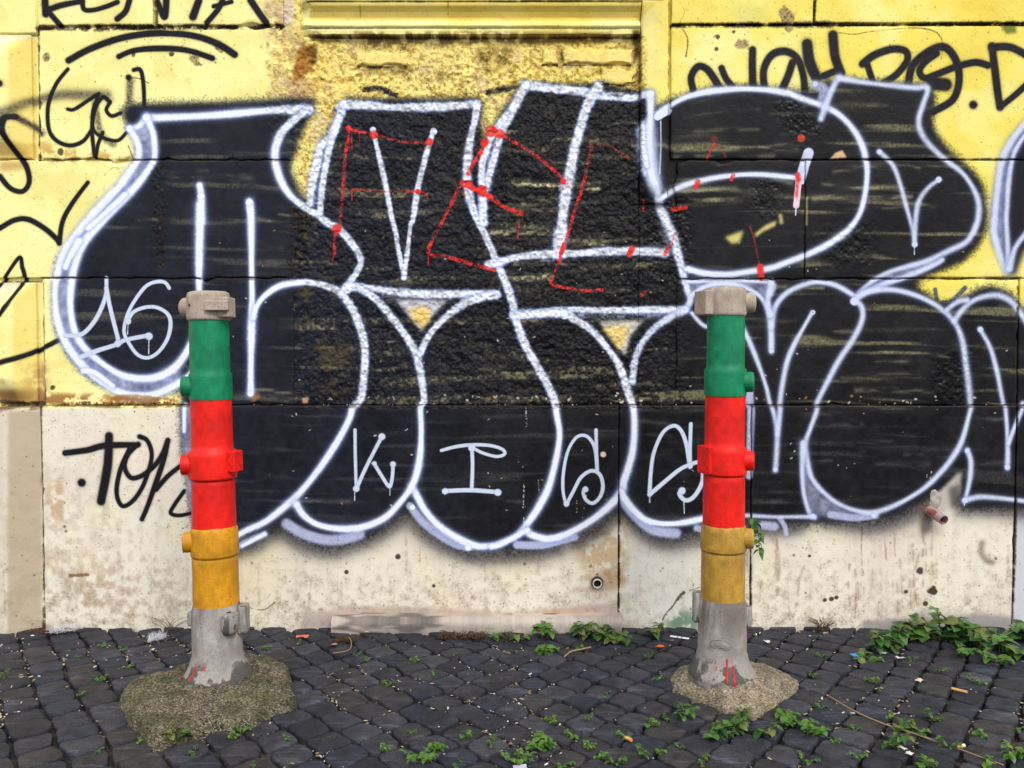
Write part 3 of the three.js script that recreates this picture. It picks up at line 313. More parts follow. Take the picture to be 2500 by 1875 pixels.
for (const [t, x, y, r] of [['A', 985, 790, 30], ['A', 870, 865, 28], ['A', 1355, 1320, 28], ['A', 1680, 1362, 28], ['B', 855, 870, 24], ['B', 1265, 885, 28], ['C', 1062, 650, 32], ['C', 235, 565, 24], ['C', 1120, 790, 34], ['C', 2140, 1020, 26], ['D', 840, 795, 17], ['D', 800, 565, 22], ['D', 1235, 1025, 22], ['D', 1635, 1210, 26], ['D', 1555, 595, 22], ['F', 680, 560, 40], ['F', 1690, 605, 26], ['G', 1887, 985, 20], ['H', 1475, 265, 24], ['H', 1065, 650, 34], ['H', 785, 725, 20], ['H', 1915, 840, 24], ['L', 525, 675, 20], ['L', 1815, 550, 20], ['L', 2085, 660, 22], ['L', 1800, 885, 24], ['J', 350, 915, 26], ['J', 1125, 930, 22], ['J', 1500, 1200, 26], ['E', 1690, 1272, 24], ['K', 240, 1085, 22], ['G', 490, 745, 30], ['G', 1300, 705, 30], ['L', 780, 990, 22], ['L', 1190, 985, 24]]) dot(t, x, y, r * 0.68, white, { soft: 0.4, halo: 0.06, vary: 0.02 });
white(['C', 1110, 800, 1185, 745], 14, { soft: 0.25 }); white(['C', 2140, 1030, 2110, 1120, 2085, 1210], 18, { soft: 0.22 }); spray(['C', 2075, 1200, 2062, 1330, 2055, 1385], 15, [232, 196, 208], [200, 150, 170], { soft: 0.25 }); thin(['C', 2055, 1390, 2050, 1450], 4);
thin(['C', 1132, 830, 1133, 1000, 1125, 1180], 4, { a: 0.7 }); thin(['H', 1473, 280, 1473, 332], 3);
// thin letters inside: 16, W, I, the two loops
for (const [l, w] of [
  [['E', 715, 490, 715, 590, 690, 680, 640, 780, 570, 860, 510, 880, 440, 880], 11], [['E', 715, 560, 740, 680, 770, 800, 800, 920, 790, 945], 12], [['E', 545, 1025, 650, 985, 790, 940, 850, 910, 1000, 880], 12], [['E', 1140, 560, 1110, 522, 1050, 518, 980, 550, 910, 640, 860, 740, 838, 850, 870, 930, 930, 1010, 1000, 1030, 1070, 990, 1130, 900, 1150, 800, 1130, 735, 1060, 692, 980, 690, 900, 722, 862, 785], 10],
  [['J', 740, 410, 742, 600, 748, 810], 9], [['J', 748, 810, 800, 690, 860, 570, 920, 455], 10], [['J', 868, 635, 920, 720, 970, 790, 990, 730, 995, 640], 10], [['J', 1320, 548, 1420, 522, 1530, 510, 1650, 515, 1730, 540, 1745, 572, 1690, 588, 1600, 565, 1530, 530], 9], [['J', 1525, 530, 1530, 650, 1524, 815], 11], [['J', 1345, 820, 1520, 815, 1705, 828], 11],
  [['K', 500, 915, 480, 820, 482, 700, 510, 560, 560, 470, 612, 445, 660, 470, 695, 540, 708, 680], 9], [['K', 702, 410, 705, 550, 710, 690], 10], [['K', 500, 915, 550, 820, 600, 730, 670, 685, 728, 712, 748, 790, 728, 860, 680, 902, 635, 880, 615, 830, 632, 800], 10],
  [['K', 1062, 845, 1070, 700, 1092, 560, 1150, 430, 1222, 382, 1272, 412, 1308, 500, 1325, 600, 1335, 660], 11], [['K', 1340, 370, 1335, 520, 1335, 655], 11], [['K', 1062, 845, 1150, 770, 1260, 680, 1330, 645, 1400, 632, 1422, 720, 1400, 800, 1350, 868, 1300, 882, 1262, 840, 1285, 812], 11],
]) thin(l, w);
for (const [t, x, y, r] of [['E', 865, 785, 22], ['E', 1005, 885, 26], ['E', 795, 935, 24], ['J', 920, 455, 26], ['J', 995, 640, 22], ['J', 870, 635, 18], ['J', 748, 805, 24], ['J', 972, 785, 20], ['J', 1525, 530, 26], ['J', 1345, 822, 24], ['J', 1700, 830, 24], ['K', 503, 905, 24], ['K', 630, 810, 22], ['K', 1280, 820, 26], ['K', 1335, 650, 22]]) dot(t, x, y, r, thin);
for (const l of [['E', 865, 790, 862, 870], ['E', 1005, 890, 1003, 1003], ['J', 738, 830, 737, 882], ['J', 975, 800, 975, 848], ['K', 1062, 850, 1062, 897], ['K', 1293, 885, 1295, 970], ['L', 1795, 890, 1795, 915]]) thin(l, 3.2, { a: 1, soft: 0.5 });
// white flecks and drips of old plaster on the black plinth
for (const l of [['J', 1880, 780, 1872, 930], ['J', 1875, 1000, 1876, 1090], ['J', 1975, 750, 1978, 880], ['J', 1890, 250, 1893, 400], ['K', 215, 780, 210, 930], ['K', 635, 850, 610, 1000], ['K', 575, 870, 570, 960], ['K', 775, 780, 773, 880], ['L', 1545, 710, 1540, 800], ['L', 1575, 690, 1560, 770]]) stroke(l, 4, (i, d) => mix(i, [212, 206, 190], 0.85 * (1 - sm(0.4, 1.1, d)) * sm(0.48, 0.6, nFine[i])), { vary: 0.6, reach: 1.3 });
for (let k = 0; k < 200; k++) { const y = k < 60 ? 965 + rr(0, 20) : rr(560, 1260), x = k < 60 ? rr(760, 2440) : rr(500, 2480); if (k < 60 && x > 1020 && x < 1060) continue; stroke(['V', x, y, x + rr(-4, 4), y + rr(-3, 3)], k < 60 ? rr(2, 7) : rr(1.6, 4.5), (i, d) => mix(i, k % 4 ? [206, 198, 182] : [176, 128, 74], 0.85 * (1 - sm(0.5, 1.2, d + (nFine[i] - 0.5)))), { reach: 1.5 }); }
dot('K', 750, 575, 22, (l, w) => spray(l, w, [224, 200, 172], [170, 140, 110], { soft: 0.3, halo: 0 })); wash([2025, 388, 2040, 372, 2056, 366, 2068, 384], 3, [226, 186, 140], 0.95);
wash([735, 972, 752, 970, 750, 984, 738, 984], 3, [198, 150, 110], 0.95); wash([612, 972, 630, 962, 636, 968, 618, 984], 4, [168, 112, 54], 0.9);
// white bloom by the drain pipe, and its soft shadow painted at the left
wash([2262, 1228, 2290, 1200, 2330, 1155, 2344, 1150, 2336, 1200, 2315, 1240, 2285, 1250], 8, [186, 178, 168], 0.9); wash([2240, 1230, 2270, 1225, 2275, 1290, 2250, 1300, 2238, 1260], 10, [92, 78, 68], 0.8); wash([2230, 1260, 2300, 1280, 2290, 1310, 2240, 1296], 22, [166, 154, 148], 0.6); wash([2310, 1190, 2340, 1180, 2336, 1230, 2318, 1240], 10, [40, 38, 40], 0.6);

// 5. red tag sprayed across
const red = (l, w = 10, o) => spray(l, w * 1.1, RED, [170, 34, 30], { soft: 0.4, halo: 0.16, ...o, a: Math.min(1, (o?.a ?? 1) * (w < 10 ? 0.95 : 1.05)), dry: w < 10 ? 0.5 : 0.25 });
for (const [l, w, a] of [
  [['B', 695, 855, 680, 950, 662, 1120, 650, 1290, 635, 1480, 615, 1580, 'F', 600, 200, 595, 330], 9, 0.62], [['B', 690, 870, 850, 900, 1050, 950, 1225, 965], 7, 0.5], [['B', 635, 1275, 760, 1275, 900, 1290, 1150, 1290, 1220, 1310], 6, 0.42], [['B', 1455, 1225, 1540, 1270, 1640, 1320, 1740, 1390, 1860, 1440], 11, 0.7], [['B', 1590, 1030, 1610, 960, 1640, 880, 1680, 860, 1740, 915, 1900, 1010, 2050, 1120, 2160, 1235], 9, 0.75], [['B', 1500, 1170, 1530, 1110, 1590, 1010], 10, 0.8], [['B', 1455, 1225, 1370, 1400, 1260, 1610, 'F', 1290, 160, 1230, 325, 1350, 345, 1500, 390, 1680, 440], 9, 0.65],
  [['C', 650, 985, 720, 965, 830, 1000, 930, 1075], 7, 0.4], [['C', 672, 990, 640, 1150, 600, 1300, 560, 1420, 520, 1560, 'G', 490, 260, 460, 360, 425, 460, 402, 530, 520, 560, 640, 578, 745, 572], 8, 0.65], [['G', 470, 320, 490, 265], 12, 0.95], [['C', 1500, 970, 1480, 1010, 1450, 1075], 6, 0.8], [['C', 1540, 980, 1580, 1060], 4, 0.4], [['C', 1390, 1225, 1378, 1260], 12, 0.8], [['C', 1630, 1180, 1618, 1210], 9, 0.8], [['C', 2065, 1175, 2072, 1210], 12, 0.8], [['C', 2065, 1220, 2058, 1320], 7, 0.8], [['C', 1220, 1410, 1310, 1400], 12, 0.7], [['C', 1020, 1350, 1025, 1420], 5, 0.6], [['G', 950, 290, 930, 330], 13, 0.9], [['G', 1195, 285, 1170, 330], 10, 0.7], [['G', 1235, 190, 1215, 270], 7, 0.5], [['G', 1010, 605, 1040, 585], 9, 0.7], [['H', 428, 415, 438, 490], 15, 0.97], [['H', 360, 140, 385, 220, 410, 330, 425, 410], 4, 0.5],
]) red(l, w, { a });
for (const [x, y, r] of [[860, 905, 30], [1235, 955, 24], [610, 1545, 32], [1500, 1240, 30], [1590, 1285, 36], [1640, 1320, 22], [1655, 880, 40], [1715, 900, 30], [1610, 960, 26], [1158, 1290, 20], [690, 860, 20], [2140, 1220, 20]]) dot('B', x, y, r, red, { a: 0.9 });
for (const l of [['B', 690, 900, 692, 990], ['B', 710, 900, 712, 1000], ['B', 760, 890, 765, 945], ['B', 1210, 960, 1208, 1010], ['B', 1685, 900, 1682, 985], ['B', 1590, 980, 1575, 1080], ['B', 1470, 1250, 1472, 1330], ['B', 1840, 1450, 1843, 1520, 1833, 1600], ['B', 2140, 1230, 2140, 1275], ['F', 595, 330, 578, 378], ['F', 1230, 330, 1230, 405], ['B', 710, 1280, 714, 1350], ['B', 1220, 1300, 1226, 1335]]) red(l, 3.4, { a: 0.85, soft: 0.5 });
dot('C', 2090, 930, 27, (l, w) => spray(l, w, [184, 62, 44], [120, 44, 30], { soft: 0.2, halo: 0.04 })); dot('C', 1500, 935, 28, (l, w) => spray(l, w, [120, 40, 34], [80, 34, 30], { soft: 0.6, a: 0.7, halo: 0.05 }));

// 6. dirt in and beside the joints, over everything; shadow lines of cornice and frame drawn in too
const dirtAndShade = (l, w, a, c = [46, 36, 26]) => stroke(l, w, (i, d) => mix(i, c, a * (1 - sm(0.3, 1.2, d + (nFine[i] - 0.5) * 0.7)) * sm(0.3, 0.55, nMid[i] * 0.7 + nFine[i] * 0.3 + 0.03)), { vary: 0.5, reach: 1.5 });
for (const [l, w, a] of [[['V', 92, 67, 400, 65, 690, 64], 15, 1], [['V', 91, 66, 92, 200, 93, 388], 10, 0.9], [['V', 1640, 62, 2000, 59, 2500, 57], 14, 1], [['V', 92, 390, 330, 389, 700, 391], 9, 0.5], [['V', 1640, 392, 2000, 390, 2500, 388], 8, 0.55], [['V', 100, 678, 400, 678, 705, 680], 9, 0.6], [['V', 1650, 682, 1900, 680, 2490, 678], 9, 0.55], [['V', 0, 990, 600, 990, 1300, 990, 2500, 992], 9, 0.55], [['V', 105, 690, 107, 985], 9, 0.6], [['V', 104, 992, 107, 1200, 109, 1540], 6, 0.8], [['V', 1510, 1200, 1509, 1510], 6, 0.8], [['V', 1833, 1180, 1830, 1520], 7, 0.85], [['V', 2484, 700, 2475, 1200, 2466, 1535], 7, 0.8], [['V', 1632, 0, 1630, 250, 1628, 500], 5, 0.6], [['V', 1562, 80, 1562, 240, 1561, 480], 4, 0.5], [['V', 378, 0, 380, 66], 16, 0.75], [['V', 825, 1300, 825, 1500], 2.5, 0.3], [['V', 1967, 392, 1965, 690], 5, 0.5], [['V', 1990, 0, 1987, 56], 9, 0.85], [['V', 0, 82, 92, 84], 6, 0.7], [['V', 755, 14, 1200, 14, 1615, 9], 4, 0.6], [['V', 755, 73, 1200, 74, 1560, 74], 3, 0.6], [['V', 760, 89, 1200, 91, 1555, 90], 7, 0.75], [['V', 86, 0, 87, 80], 3, 0.4]]) dirtAndShade(l, w, a);
dirtAndShade(['V', 0, 688, 96, 686], 7, 0.6); dirtAndShade(['V', 0, 980, 105, 984], 12, 0.7); dirtAndShade(['V', 250, 975, 330, 968, 430, 978], 14, 0.7, [150, 100, 44]); wash([0, 990, 106, 990, 106, 1010, 0, 1008], 6, [104, 54, 52], 0.5, 0.55);

function sheet(f, isSrgb) {
  const d = new Uint8Array(N * 4);
  for (let y = 0; y < TH; y++) for (let x = 0; x < TW; x++) { const i = y * TW + x, o = ((TH - 1 - y) * TW + x) * 4; f(i, d, o); d[o + 3] = 255; }
  const t = new THREE.DataTexture(d, TW, TH); t.magFilter = THREE.LinearFilter; t.minFilter = THREE.LinearMipmapLinearFilter; if (isSrgb) t.colorSpace = THREE.SRGBColorSpace; t.needsUpdate = true; return t;
}
const cl = (v) => clamp(Math.round(v), 0, 255);
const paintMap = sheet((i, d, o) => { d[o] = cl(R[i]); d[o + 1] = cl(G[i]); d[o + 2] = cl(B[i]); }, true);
const bumpMap = sheet((i, d, o) => { d[o] = d[o + 1] = d[o + 2] = cl(128 + (HGT[i] - 0.5) * 100); }, false);
const glossMap = sheet((i, d, o) => { d[o] = d[o + 1] = d[o + 2] = cl(255 * clamp(GLOSS[i] + (nMid[i] - 0.5) * 0.2, 0.2, 1)); }, false);
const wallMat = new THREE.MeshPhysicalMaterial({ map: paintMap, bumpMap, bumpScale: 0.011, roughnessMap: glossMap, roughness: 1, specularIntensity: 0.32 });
wallMat.name = 'painted render';

// ------------------------------------------------------------------ the wall
const wall = thing('building_wall', 'yellow rendered street wall with a cream plinth, covered in black and white graffiti letters', 'wall');
// a slab facing the street: z(x, y) is its relief; skirts run back into the wall
function slab(name, x0, x1, y0, y1, z, { cell = 0.03, back = -0.04, xl = [], yl = [], round = 0.004, jag = 0.002, mat = wallMat, parent = wall } = {}) {
  const lines = (a, b, extra) => { const n = Math.max(1, Math.round((b - a) / cell)), s = new Set([a, b, a + 0.002, b - 0.002, a + 0.006, b - 0.006]); for (let k = 1; k < n; k++) { const v = a + (b - a) * k / n; if (v > a + 0.01 && v < b - 0.01) s.add(v); } extra.forEach((v) => v > a && v < b && s.add(v)); return [...s].sort((p, q) => p - q); };
  const xs = lines(x0, x1, xl), ys = lines(y0, y1, yl), nx = xs.length, ny = ys.length, P = [], U = [], I = [];
  const put = (x, y, zz) => { P.push(x, y, zz); U.push((x - WX0) / (WX1 - WX0), (y - WY0) / (WY1 - WY0)); return P.length / 3 - 1; };
  const ptAt = (i, j) => {
    let x = xs[i], y = ys[j]; const e = Math.min(x - x0, x1 - x, y - y0, y1 - y), k = jag * (1 - sm(0, 0.03, e));
    const chip = sm(0.66, 0.8, fbm(x * 9 + 5, y * 9, 2)) * 3, fall = round * (1 + chip) * Math.pow(1 - clamp(e / 0.006, 0, 1), 2);
    return [x + (fbm(x * 26, y * 26, 2) - 0.5) * 2 * k * (1 + chip), y + (fbm(x * 26 + 70, y * 26, 2) - 0.5) * 2 * k * (1 + chip), z(x, y) - fall];
  };
  for (let j = 0; j < ny; j++) for (let i = 0; i < nx; i++) put(...ptAt(i, j));
  for (let j = 0; j + 1 < ny; j++) for (let i = 0; i + 1 < nx; i++) { const a = j * nx + i; I.push(a, a + 1, a + nx + 1, a, a + nx + 1, a + nx); }
  const skirt = (list) => { for (let k = 0; k + 1 < list.length; k++) { const a = ptAt(...list[k]), b = ptAt(...list[k + 1]), q = [put(...a), put(...b), put(b[0], b[1], back), put(a[0], a[1], back)]; I.push(q[0], q[2], q[1], q[0], q[3], q[2]); } };
  const row = (j) => xs.map((_, i) => [i, j]), col = (i) => ys.map((_, j) => [i, j]);
  skirt(row(0)); skirt(row(ny - 1).reverse()); skirt(col(0).reverse()); skirt(col(nx - 1));
  const g = new THREE.BufferGeometry(); g.setAttribute('position', new THREE.Float32BufferAttribute(P, 3)); g.setAttribute('uv', new THREE.Float32BufferAttribute(U, 2)); g.setIndex(I); g.computeVertexNormals();
  return mesh(name, g, mat, parent);
}
const X = (px, py = 700) => onWall(px, py)[0], Y = (py) => onWall(1250, py)[1];
const soft = (x, y) => (fbm(x * 2.2 + 3, y * 2.2, 3) - 0.5) * 0.012 + (fbm(x * 14, y * 14, 2) - 0.5) * 0.003;
const stone = (x0, x1, y0, y1, base = 0, o = {}) => slab('stone_block', X(x0, (y0 + y1) / 2), X(x1, (y0 + y1) / 2), Y(y1), Y(y0), (x, y) => base + soft(x, y), o);
// courses of rendered blocks, joints about 12 mm
stone(-60, 84, -30, 80); stone(91.5, 373, -30, 60.5); stone(384, 692, -30, 60.5, 0, { jag: 0.006 }); stone(1640, 1985, -30, 57.5); stone(1991, 2580, -30, 55);
stone(96, 706, 69.5, 387.5, 0, { jag: 0.014 }); stone(1638, 2580, 63.5, 388);
stone(-60, 718, 391.5, 677.5, 0, { jag: 0.007 }); stone(1652, 1964.5, 391.5, 679.5, 0, { jag: 0.007 }); stone(1967, 2580, 391.5, 678);
stone(108, 716, 680.5, 988, 0, { jag: 0.007 }); stone(1652, 2483, 682.5, 988, 0, { jag: 0.007 }); stone(2487, 2580, 681, 988);
// bevelled quoins at the left edge
for (const [y0, y1] of [[86, 387], [690, 982]]) {
  const a = X(-150), b = X(88), lo = Y(y1), hi = Y(y0), w = 0.1;
  slab('quoin_block', a, b, lo, hi, (x, y) => { const e = Math.min(b - 0.018 - x, y - lo - 0.012, hi - y - 0.012); return 0.006 + 0.062 * clamp(e / w, 0, 1) + soft(x, y) * 0.5; }, { cell: 0.02, xl: [b - 0.018, b - 0.018 - w], yl: [lo + 0.012, hi - 0.012, lo + 0.012 + w, hi - 0.012 - w] });
}
// the blocked doorway: coarse render, two flush bricks and a patch, the frame that remains
const lump = (x, y) => (fbm(x * 34, y * 34, 2) - 0.5) * 0.009 + (fbm(x * 85 + 9, y * 85, 2) - 0.5) * 0.008 + (fbm(x * 5, y * 5, 2) - 0.5) * 0.014;
const hole = (x, y) => { const [hx, hy] = onWall(745, 140), d = Math.hypot((x - hx) / 0.045, (y - hy) / 0.085); return -0.03 * (1 - sm(0.6, 1.2, d)); };
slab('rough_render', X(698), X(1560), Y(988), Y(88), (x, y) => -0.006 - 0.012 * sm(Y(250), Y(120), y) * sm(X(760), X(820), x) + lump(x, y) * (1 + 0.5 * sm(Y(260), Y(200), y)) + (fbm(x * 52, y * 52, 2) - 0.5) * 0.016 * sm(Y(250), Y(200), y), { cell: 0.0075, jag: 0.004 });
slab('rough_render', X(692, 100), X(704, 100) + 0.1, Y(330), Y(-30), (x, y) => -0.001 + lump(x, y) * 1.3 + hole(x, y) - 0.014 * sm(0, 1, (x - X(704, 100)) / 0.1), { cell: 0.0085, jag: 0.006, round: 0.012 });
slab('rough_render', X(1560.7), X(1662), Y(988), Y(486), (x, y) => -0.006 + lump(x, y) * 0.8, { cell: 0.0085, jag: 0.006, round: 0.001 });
for (const [x0, x1, y0, y1] of BRICKS) slab('brick', X(x0, 140), X(x1, 140), Y(y1), Y(y0), (x, y) => -0.001 + (fbm(x * 12, y * 12, 2) - 0.5) * 0.006, { cell: 0.012, jag: 0.016, round: 0.012 });
const corn = [[-30, 0.058], [10, 0.058], [13.5, 0.056], [14.5, 0.04], [17, 0.05], [24, 0.044], [34, 0.026], [46, 0.013], [54, 0.012], [58, 0.022], [66, 0.027], [71, 0.024], [73, 0.014], [75, 0.02], [86, 0.017], [89, 0.004]].map(([p, z]) => [Y(p), z]);
const prof = (y) => { for (let k = 0; k + 1 < corn.length; k++) if (y <= corn[k][0] && y >= corn[k + 1][0]) return lerp(corn[k + 1][1], corn[k][1], (y - corn[k + 1][0]) / (corn[k][0] - corn[k + 1][0])); return y > corn[0][0] ? 0.058 : 0; };
const brokeAt = X(752, 50);
slab('door_cornice', X(735, 50), X(1562, 50), Y(89), Y(-30), (x, y) => prof(y) * sm(-0.03, 0.02, x - brokeAt + (fbm(y * 30, 4, 2) - 0.5) * 0.05) * 1 + (fbm(x * 9, y * 30, 3) - 0.5) * 0.006, { cell: 0.02, yl: corn.map((c) => c[0]), xl: [brokeAt, brokeAt + 0.02, brokeAt - 0.02], round: 0.003 });
{ const xi = X(1563, 200), xr = X(1612, 200), xo = X(1633, 200); slab('door_frame', xi, xo, Y(498), Y(-30), (x, y) => { if (y < Y(478)) return 0.016 + (fbm(x * 30, y * 30, 2) - 0.5) * 0.02; const f = x < xr ? 0.024 + 0.008 * sm(xi, xi + 0.012, x) : lerp(0.032, 0.006, (x - xr) / (xo - xr)); return f + Math.max(0, sm(Y(75), Y(8), y) * (0.058 - f) * (1 - (x - xi) / (xo - xi))) + soft(x, y) * 0.4; }, { cell: 0.03, xl: [xi + 0.006, xi + 0.012, xr, xr + 0.003] }); }
// plinth panels standing a little proud
const plinth = (x0, x1, base = 0.014, top = 990) => slab('plinth_panel', X(x0, 1250), X(x1, 1250), -0.06, Y(top), (x, y) => base + soft(x, y) * 0.7, { cell: 0.04 });
plinth(108.5, 1508.5); plinth(1511, 1830); plinth(1833, 2472); plinth(2475, 2600, 0.017);
{ const xe = X(106, 1250), xb = X(46, 1250); slab('pilaster_base', X(-170, 1250), xe, -0.06, Y(992), (x, y) => 0.012 + 0.085 * (1 - clamp((x - xb) / (xe - xb - 0.012), 0, 1)) + soft(x, y) * 0.5, { cell: 0.03, xl: [xb, xe - 0.012] }); }
// worn marble threshold of the old doorway
const marbleMap = tex(512, 128, (u, v, x, y) => { const a = fbm(x * 0.03, y * 0.05, 4), b = fbm(x * 0.012 + 50, y * 0.09, 3), f = fbm(x * 0.5, y * 0.5, 2), k = 0.84 + 0.3 * (a - 0.5) + 0.12 * (f - 0.5) - 0.3 * sm(0.6, 0.72, b); return [204 * k + 4 * a, 191 * k, 178 * k]; });
const marbleMat = std({ map: marbleMap, bumpMap: marbleMap, bumpScale: 0.004, roughness: 0.62 });
{ const x0 = X(818, 1500), x1 = X(1512, 1500), s = new THREE.Shape(); s.moveTo(0, -0.06); s.lineTo(0.088, -0.06); s.lineTo(0.092, 0.03); s.quadraticCurveTo(0.09, 0.062, 0.06, 0.068); s.lineTo(0, 0.072);
  const n = 60, g = new THREE.ExtrudeGeometry(s, { depth: x1 - x0, bevelEnabled: false, steps: n, curveSegments: 8 }); g.rotateY(Math.PI / 2); g.scale(1, 1, -1); g.translate(x0, 0, 0.0);
  const p = g.attributes.position, u = g.attributes.uv; const idx = []; for (let k = 0; k < p.count; k++) { const x = p.getX(k), y = p.getY(k), z = p.getZ(k); if (z > 0.02) p.setZ(k, z + (fbm(x * 7, y * 7, 3) - 0.5) * 0.014); p.setY(k, y + (fbm(x * 4 + 9, z * 9, 2) - 0.5) * 0.008); u.setXY(k, x * 0.7, (y + z) * 2); }
  for (let k = 0; k < p.count; k += 3) idx.push(k, k + 2, k + 1); g.setIndex(idx); g.computeVertexNormals();
  tag(mesh('threshold', g, marbleMat, wall), 'worn rounded marble threshold at the foot of the blocked doorway'); }
// joint filling behind the blocks, and the building beyond the frame
const stucco = (r, g, b) => tex(256, 256, (u, v, x, y) => { const k = 0.85 + 0.3 * fbm(x * 0.05, y * 0.05, 4) - 0.1 * noise(x * 0.7, y * 0.7); return [r * k, g * k, b * k]; });
const yellowPlain = std({ map: stucco(240, 216, 110), roughness: 0.9 }), creamPlain = std({ map: stucco(224, 212, 186), roughness: 0.9 });
{ const g = new THREE.BoxGeometry(WX1 - WX0 + 0.3, WY1 - WY0 + 0.1, 0.3); g.translate((WX0 + WX1) / 2, (WY0 + WY1) / 2, -0.166); const p = g.attributes.position, u = g.attributes.uv; for (let k = 0; k < p.count; k++) u.setXY(k, (p.getX(k) - WX0) / (WX1 - WX0), (p.getY(k) - WY0) / (WY1 - WY0)); mesh('joint_filling', g, wallMat, wall); }
for (const [x0, x1] of [[-9, X(-170, 1250) - 0.004], [X(2600, 1250) + 0.004, 9]]) {
  const c = (x0 + x1) / 2, w = x1 - x0; const up = new THREE.BoxGeometry(w, 6.2, 0.35), lo = new THREE.BoxGeometry(w, 1.3, 0.36); up.translate(c, Y(990) + 3.1, -0.175); lo.translate(c, Y(990) - 0.652, -0.164);
  mesh('side_wall', up, yellowPlain, wall); mesh('side_plinth', lo, creamPlain, wall);
}
{ const g = new THREE.BoxGeometry(X(2600, 1250) - X(-170, 1250), 4.4, 0.35); g.translate((X(2600, 1250) + X(-170, 1250)) / 2, Y(-34) + 2.2, -0.175); mesh('upper_wall', g, yellowPlain, wall); }

// ------------------------------------------------------------------ pipes in the wall
const rustMap = tex(128, 128, (u, v, x, y) => { const a = fbm(x * 0.09, y * 0.09, 4), b = fbm(x * 0.05 + 70, y * 0.12, 3); return a > 0.52 ? [124 + 40 * b, 66 + 26 * b, 56 + 20 * b] : [186 - 40 * b, 160 - 40 * b, 150 - 20 * b]; });
function tubeOpen(r, len, wallT = 0.004) { const p = [[r - wallT, 0], [r - wallT, len], [r - wallT * 0.5, len + 0.001], [r, len - 0.001], [r, 0]].map(([x, y]) => new THREE.Vector2(x, y)); return new THREE.LatheGeometry(p, 28); }
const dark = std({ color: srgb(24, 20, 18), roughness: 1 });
{ const [wx, wy] = onWall(2264, 1243), p = thing('drain_pipe', 'short rusty drain pipe jutting down out of the broken plinth at right', 'pipe', [wx, wy, -0.01]);
  const dir = new THREE.Vector3(0.022, -0.03, 0.115).normalize(), q = new THREE.Quaternion().setFromUnitVectors(new THREE.Vector3(0, 1, 0), dir);
  const t = mesh('pipe', tubeOpen(0.023, 0.125, 0.0035), std({ map: rustMap, roughness: 0.7, bumpMap: rustMap, bumpScale: 0.002 }), p); t.quaternion.copy(q);
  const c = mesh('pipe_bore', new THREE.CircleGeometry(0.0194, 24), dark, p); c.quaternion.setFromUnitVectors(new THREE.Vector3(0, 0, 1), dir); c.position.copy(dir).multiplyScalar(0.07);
  const m = new THREE.IcosahedronGeometry(1, 4), a = m.attributes.position; for (let k = 0; k < a.count; k++) { const x = a.getX(k), y = a.getY(k), z = a.getZ(k), s = 0.75 + 0.6 * noise3(x * 3, y * 3, z * 3); a.setXYZ(k, x * s * 0.036 + 0.03, y * s * 0.055 + 0.05, z * s * 0.016 + 0.014); } m.computeVertexNormals();
  mesh('mortar_lump', m, std({ map: stucco(176, 168, 158), roughness: 1 }), p); }
{ const [wx, wy] = onWall(1457, 1419), p = thing('pipe_stub', 'small cut-off pipe end with white rim low in the cream plinth', 'pipe', [wx, wy, 0.012]);
  const o = mesh('collar', tubeOpen(0.029, 0.014, 0.006), std({ color: srgb(74, 64, 56), roughness: 0.9 }), p); o.rotation.x = Math.PI / 2;
  const i = mesh('rim', tubeOpen(0.0225, 0.022, 0.005), std({ color: srgb(206, 202, 196), roughness: 0.5 }), p); i.rotation.x = Math.PI / 2; i.position.y = -0.004;
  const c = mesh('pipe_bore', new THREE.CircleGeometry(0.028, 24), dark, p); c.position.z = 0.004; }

// ------------------------------------------------------------------ paving of small basalt setts in a sweeping diagonal pattern
const ground = new THREE.Group(); ground.name = 'pavement'; scene.add(ground); tag(ground, 'dark basalt cobbled pavement in front of the wall', null, null, 'structure');
const soilMap = tex(512, 512, (u, v, x, y) => { const a = fbm(x * 0.06, y * 0.06, 4), f = noise(x * 0.8, y * 0.8), k = 0.6 + 0.8 * a; return f > 0.9 ? [100, 90, 74] : [lerp(24 * k, 66 * k, sm(0.5, 0.7, fbm(x * 0.016, y * 0.016, 3))), lerp(21 * k, 57 * k, sm(0.5, 0.7, fbm(x * 0.016, y * 0.016, 3))), lerp(18 * k, 45 * k, sm(0.5, 0.7, fbm(x * 0.016, y * 0.016, 3)))]; });
soilMap.repeat.set(60, 60);
{ const g = new THREE.PlaneGeometry(80, 80); g.rotateX(-Math.PI / 2); g.translate(0, -0.022, 0); mesh('soil', g, std({ map: soilMap, roughness: 1 }), ground); }
const settMap = tex(512, 512, (u, v, x, y) => { const a = fbm(x * 0.02, y * 0.02, 4), f = fbm(x * 0.45, y * 0.45, 2), s = fbm(x * 0.006 + 3, y * 0.05, 3), k = 0.78 + 0.42 * (a - 0.5) + 0.5 * (f - 0.5) + 0.25 * sm(0.6, 0.75, s), w = noise(x * 0.9 + 9, y * 0.9) > 0.965 ? 1.35 : 1; return [255 * k * w * 0.8, 255 * k * w * 0.8, 255 * k * w * 0.82]; });
const settBump = tex(512, 512, (u, v, x, y) => 0.5 + 0.5 * (fbm(x * 0.09, y * 0.09, 4) - 0.5) + 0.35 * (fbm(x * 0.5, y * 0.5, 2) - 0.5), false);
const settMats = [[86, 87, 98], [74, 75, 85], [97, 98, 107], [83, 82, 88], [73, 78, 93], [90, 87, 89]].map(([r, g, b]) => new THREE.MeshPhysicalMaterial({ map: settMap, bumpMap: settBump, bumpScale: 0.007, color: srgb(r, g, b), roughness: 0.6, specularIntensity: 0.5 }));
const K = 0.085, S = 0.12, TH0 = Math.PI / 4; // turn per metre, spacing, turn in the middle
const clog = (x, y) => [Math.log(Math.hypot(x, y)), Math.atan2(y, x)];
